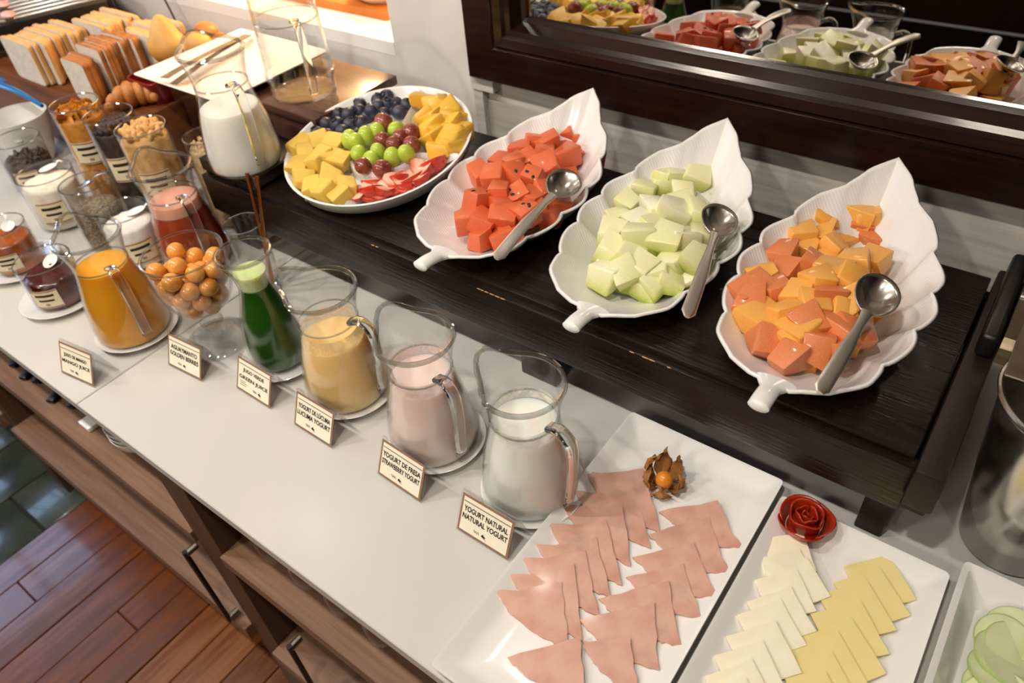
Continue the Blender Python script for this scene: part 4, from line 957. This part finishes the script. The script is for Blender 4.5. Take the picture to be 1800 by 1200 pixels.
for x_, y_, cnt, wd, ht, crust, lb in ((-2.150, .755, 12, .150, .108, CRUST, 'loaf beside the wire rack'), (-1.918, .760, 4, .100, .098, CRUSTD, 'short dark crusted loaf'), (-1.925, .818, 9, .105, .112, CRUSTD, 'dark crusted loaf beside the croissant'), (-2.075, .905, 9, .140, .114, CRUST, 'tall loaf at the back'), (-1.90, .935, 8, .12, .110, CRUST, 'loaf behind the rolls')):
    me = bread(wd, ht, .0108, crust)
    for k in range(cnt):
        inst('bread_slice', me, (x_+rn.uniform(-.010, .010)+.012*math.sin(k*.9+x_*9), y_+.0122*k, CRT), (0, 0, rad(rn.uniform(-.6, .6))), (1, 1, rn.uniform(.96, 1.03)), 'white sliced bread standing upright in the %s' % lb, 'bread', 'bread slices of the %s' % lb)
RED = mat('red_lacquer', '7E1610', .3, coat=.3)
t = thing('roll_basket', 'small dark red basket under the bread rolls', 'basket', (-1.752, .915, CRT)); V, Fc = loft([rrect(0, 0, .045, .085, .02, 0), rrect(0, 0, .055, .098, .02, .052), rrect(0, 0, .052, .095, .02, .052), rrect(0, 0, .043, .083, .02, .004)]); mk('tray', V, Fc, RED, t, angle=50)
V, Fc = ring_tube(rrect(0, 0, .0535, .0965, .02, .053), .003); mk('rim', V, Fc, RED, t)
BUN = mat('golden_roll_crust', 'E2B468', .5, col2='C98E44', scale=9, bump=.15, bscale=40); BUN2 = mat('brown_roll_crust', 'C88642', .45, col2='A8662A', scale=9, bump=.15, bscale=40)
def bun(label, c, r, m_, peak=0):
    V, Fc = ell(22, 14, (1, 1, .8)); V = [v*(1+.05*noise.noise(v*1.6+Vector((c[0]*20, 0, 0)))) for v in V]
    V = [Vector((v.x, v.y, v.z+(peak*max(0, v.z-.45)**1.4 if peak else 0)))*r for v in V]
    o = mk('bread_roll', V, Fc, m_, angle=80); o.location = c; return tag(o, label, 'roll', None)
bun('large pale golden bread roll with a pointed top', at(297, 82, .262), .047, BUN, 3.2); bun('pale golden round bread roll beside the pointed one', at(347, 78, .262), .036, BUN)
bun('brown bread roll below the golden rolls', at(312, 108, .232), .034, BUN2); bun('small brown bread roll near the tongs', at(382, 74, .24), .030, BUN2); bun('brown bread roll behind the pale rolls', at(362, 58, .262), .032, BUN2)
cp = at(252, 128, .232); cr_ = thing('croissant', 'golden brown croissant beside the bread rolls', 'croissant', (cp.x-.012, cp.y-.045, .1658)); cr_.rotation_euler = (0, 0, rad(60))
CRO = mat('croissant_crust', 'C98A48', .45, col2='9E5F28', scale=14, bump=.2, bscale=50); n_ = 7
for k in range(n_):
    u = (k-(n_-1)/2)/((n_-1)/2); rr = .032*(1-.62*abs(u)**1.6); a = u*1.15
    V, Fc = ell(16, 8, (rr*.62, rr, rr*.95)); o = mk('fold', V, Fc, CRO, cr_, angle=80); o.location = (.055*math.sin(a), -.055*(math.cos(a)-1)*-1*1.0, .030*(1-.25*abs(u))); o.rotation_euler = (0, 0, a*.9)
# plate with tongs
o = rect_plate('platter', 'large white plate with steel tongs beside the bread rolls', -1.664, -1.352, .775, 1.075, .020, .05, .002); o.location.z = .2503
tg = thing('tongs', 'flat steel serving tongs on the white plate', 'tongs', at(300, 150, .268)); e0 = at(300, 150, .268); e1 = at(437, 64, .272); d = e1-e0
nv = Vector((-d.y, d.x, 0)).normalized()
for s_, dz in ((-1, 0), (1, .012)):
    R = []
    for k in range(9):
        q = k/8; p = d*q+nv*(s_*.010*(1-q))+Vector((0, 0, .003+dz*(1-q)+.004*math.sin(math.pi*q))); wd = .011-.003*math.sin(math.pi*q)
        R.append([p+nv*wd, p+nv*wd+Vector((0, 0, .0014)), p-nv*wd+Vector((0, 0, .0014)), p-nv*wd])
    V, Fc = loft(R); mk('arm', V, Fc, STEEL_B, tg, angle=50)
# wire rack of a toaster at the far end
rk = thing('wire_rack', 'black framed rack of bright steel bars behind the bread', 'rack', (-2.44, .925, CRT), rad(-20))
box('frame_side', -.27, .075, -.215, -.20, .0005, .085, BLACK, rk, .004); box('frame_side', -.27, .075, .20, .215, .0005, .085, BLACK, rk, .004)
box('frame_rail', .055, .075, -.199, .199, .02, .082, BLACK, rk, .004); box('frame_rail', -.27, -.25, -.199, .199, .02, .082, BLACK, rk, .004)
for k in range(8): tube('bar', [(.040-.040*k, -.1995, .080), (.040-.040*k, .1995, .080)], .0125, .0125, STEEL, rk, 14)
cordp = smooth_path([(-2.28, 1.14, .30), (-2.22, 1.165, .315), (-2.16, 1.17, .29), (-2.12, 1.165, .22), (-2.10, 1.16, .1665)], 24)
tag(mkw('power_cord', *loft(sweep(cordp, .003, .003, 8)), BLACK), 'thin black power cord hanging down the white wall', 'cord')
PINK = mat('pink_packet', 'D98A84', .5, col2='E8C4BC', scale=30)
for k, (px, py) in enumerate(((4, 8), (14, 26))):
    p = at(px, py, .27); V, Fc = ell(14, 8, (.026, .018, .010)); o = mkw('tea_packet', [v+p for v in V], Fc, PINK); tag(o, 'small pink packet lying on the steel bars', 'packet', 'pink packets on the rack')
BLUEP = mat('blue_plastic', '2A7CC4', .25, trans=.3, coat=.3)
bt = thing('serving_scoop', 'blue plastic serving scoop resting on a white bowl', 'scoop', at(0, 148, .19)); e = at(74, 186, .165)-at(0, 148, .19)
tube('handle', [e*(q/8)+Vector((0, 0, .006*math.sin(math.pi*q/8))) for q in range(9)], [.011-.006*(q/8) for q in range(9)], .005, BLUEP, bt, 12)
V, Fc = ell(16, 8, (.035, .025, .012)); o = mk('scoop_head', V, Fc, BLUEP, bt); o.location = (-.03, 0, .0)
p = at(28, 175, .10); t = thing('serving_bowl', 'white bowl under the blue scoop beside the corn flakes', 'bowl', (-2.115, .655, .0005))
lathe('bowl', [(.0, .0), (.04, .0), (.045, .01), (.062, .07), (.073, .125), (.075, .125), (.065, .07), (.047, .014), (0, .008)], PORC, t, 44, angle=60)

# ================================================================== steel bin and bracket at the end of the riser
bn = thing('steel_bin', 'tapered polished steel bin with a rolled rim beside the riser', 'bin', (.146, .775, .0005))
SB = [(.050, 0), (.056, .004), (.072, .12), (.086, .245), (.0875, .252), (.0895, .2525), (.0905, .248)]
V, Fc = loft(lathe_rings(SB, 56)+list(reversed(lathe_rings([(.048, .005), (.070, .12), (.0845, .246), (.0860, .2525)], 56)))[:0], True, False); 
inner_b = [(.0905, .248), (.0885, .2535), (.0860, .2530), (.0840, .245), (.070, .12), (.052, .008)]
V, Fc = loft(lathe_rings(SB+inner_b[1:], 56), True, True); mk('bin_wall', V, Fc, STEEL, bn, angle=50)
V, Fc = ring_tube([Vector((math.cos(2*math.pi*j/56)*.0885, math.sin(2*math.pi*j/56)*.0885, .2525)) for j in range(56)], .0035); mk('rolled_rim', V, Fc, STEEL, bn)
BRZ = mat('brushed_bronze_steel', '9A8C78', .3, metal=1, col2='857762', scale=20, stretch=(1, 1, 6))
lid = box('lid', -.088, .10, -.01, .13, .2585, .263, BRZ, bn, .001, 1); tube('hinge_rod', [(-.10, .135, .268), (.12, .135, .268)], .005, .005, STEEL, bn, 12)
br = thing('steel_bracket', 'rounded steel bracket with a black grip behind the bin', 'bracket', (.055, .98, RZ))
V, Fc = loft([[Vector((x_, *p)) for p in [(-.10, .0035), (-.10, .028), (-.092, .040), (-.078, .046), (.085, .046), (.085, .0035)]] for x_ in (-.006, .034)]); mk('bracket_body', V, Fc, BRZ, br, angle=30)
box('grip', -.030, -.008, -.10, .105, .0035, .040, BLACK, br, .007, 3)
V, Fc = [], []
# ================================================================== things on the open shelf
SHZ = -.2148
for i, (px, py, rz) in enumerate(((22, 640, 20), (40, 662, 24), (62, 668, 30), (88, 702, 26), (125, 712, 20), (187, 752, -40))):
    p = at(px, py, SHZ+.006); t = thing('table_knife', 'table knife with a black handle on the open shelf', 'knife', (p.x, max(p.y, .243)+.01, SHZ+.006), rad(rz), 'black handled knives on the shelf')
    box('grip', -.010, .010, -.016, .090, -.005, .005, BLACK, t, .003, 2); box('blade', -.008, .008, .0905, .20, -.001, .001, STEEL, t)
for k in range(4):
    o = lathe('small_plate', [(0, 0), (.045, 0), (.085, .012), (.087, .0135), (.084, .0145), (.045, .003), (0, .003)], PORC, None, 40, angle=60); o.location = (-1.85+.002*k, .335, SHZ+.005*k); tag(o, 'white side plate stacked on the open shelf', 'plate', 'side plates on the shelf')
for k in range(3):
    o = lathe('small_bowl', [(0, 0), (.026, 0), (.030, .006), (.052, .035), (.058, .055), (.0595, .055), (.054, .034), (.032, .008), (0, .004)], PORC, None, 40, angle=60); o.location = (-1.215, .302, SHZ+.013*k); tag(o, 'white dessert bowl stacked on the open shelf', 'bowl', 'dessert bowls on the shelf')
o = tag(box('napkin_box', -1.385, -1.345, .245, .31, SHZ, SHZ+.012, PORC, bev=.003, world=True), 'small white holder on the open shelf', 'holder')
for k in range(4):
    p0 = Vector((-.80+.085*k, .30, SHZ)); t = thing('stem_glass', 'upturned clear stem glass on the open shelf', 'glass', (p0.x, .285, SHZ), 0, 'stem glasses on the shelf')
    lathe('glass_bowl', [(.030, 0), (.033, .02), (.034, .045), (.026, .07), (.006, .082)], G_THIN, t, 32, cap0=False); lathe('stem', [(.004, .0825), (.004, .14), (.010, .150), (.030, .153), (.030, .155), (0.001, .155)], G_SOLID, t, 24)
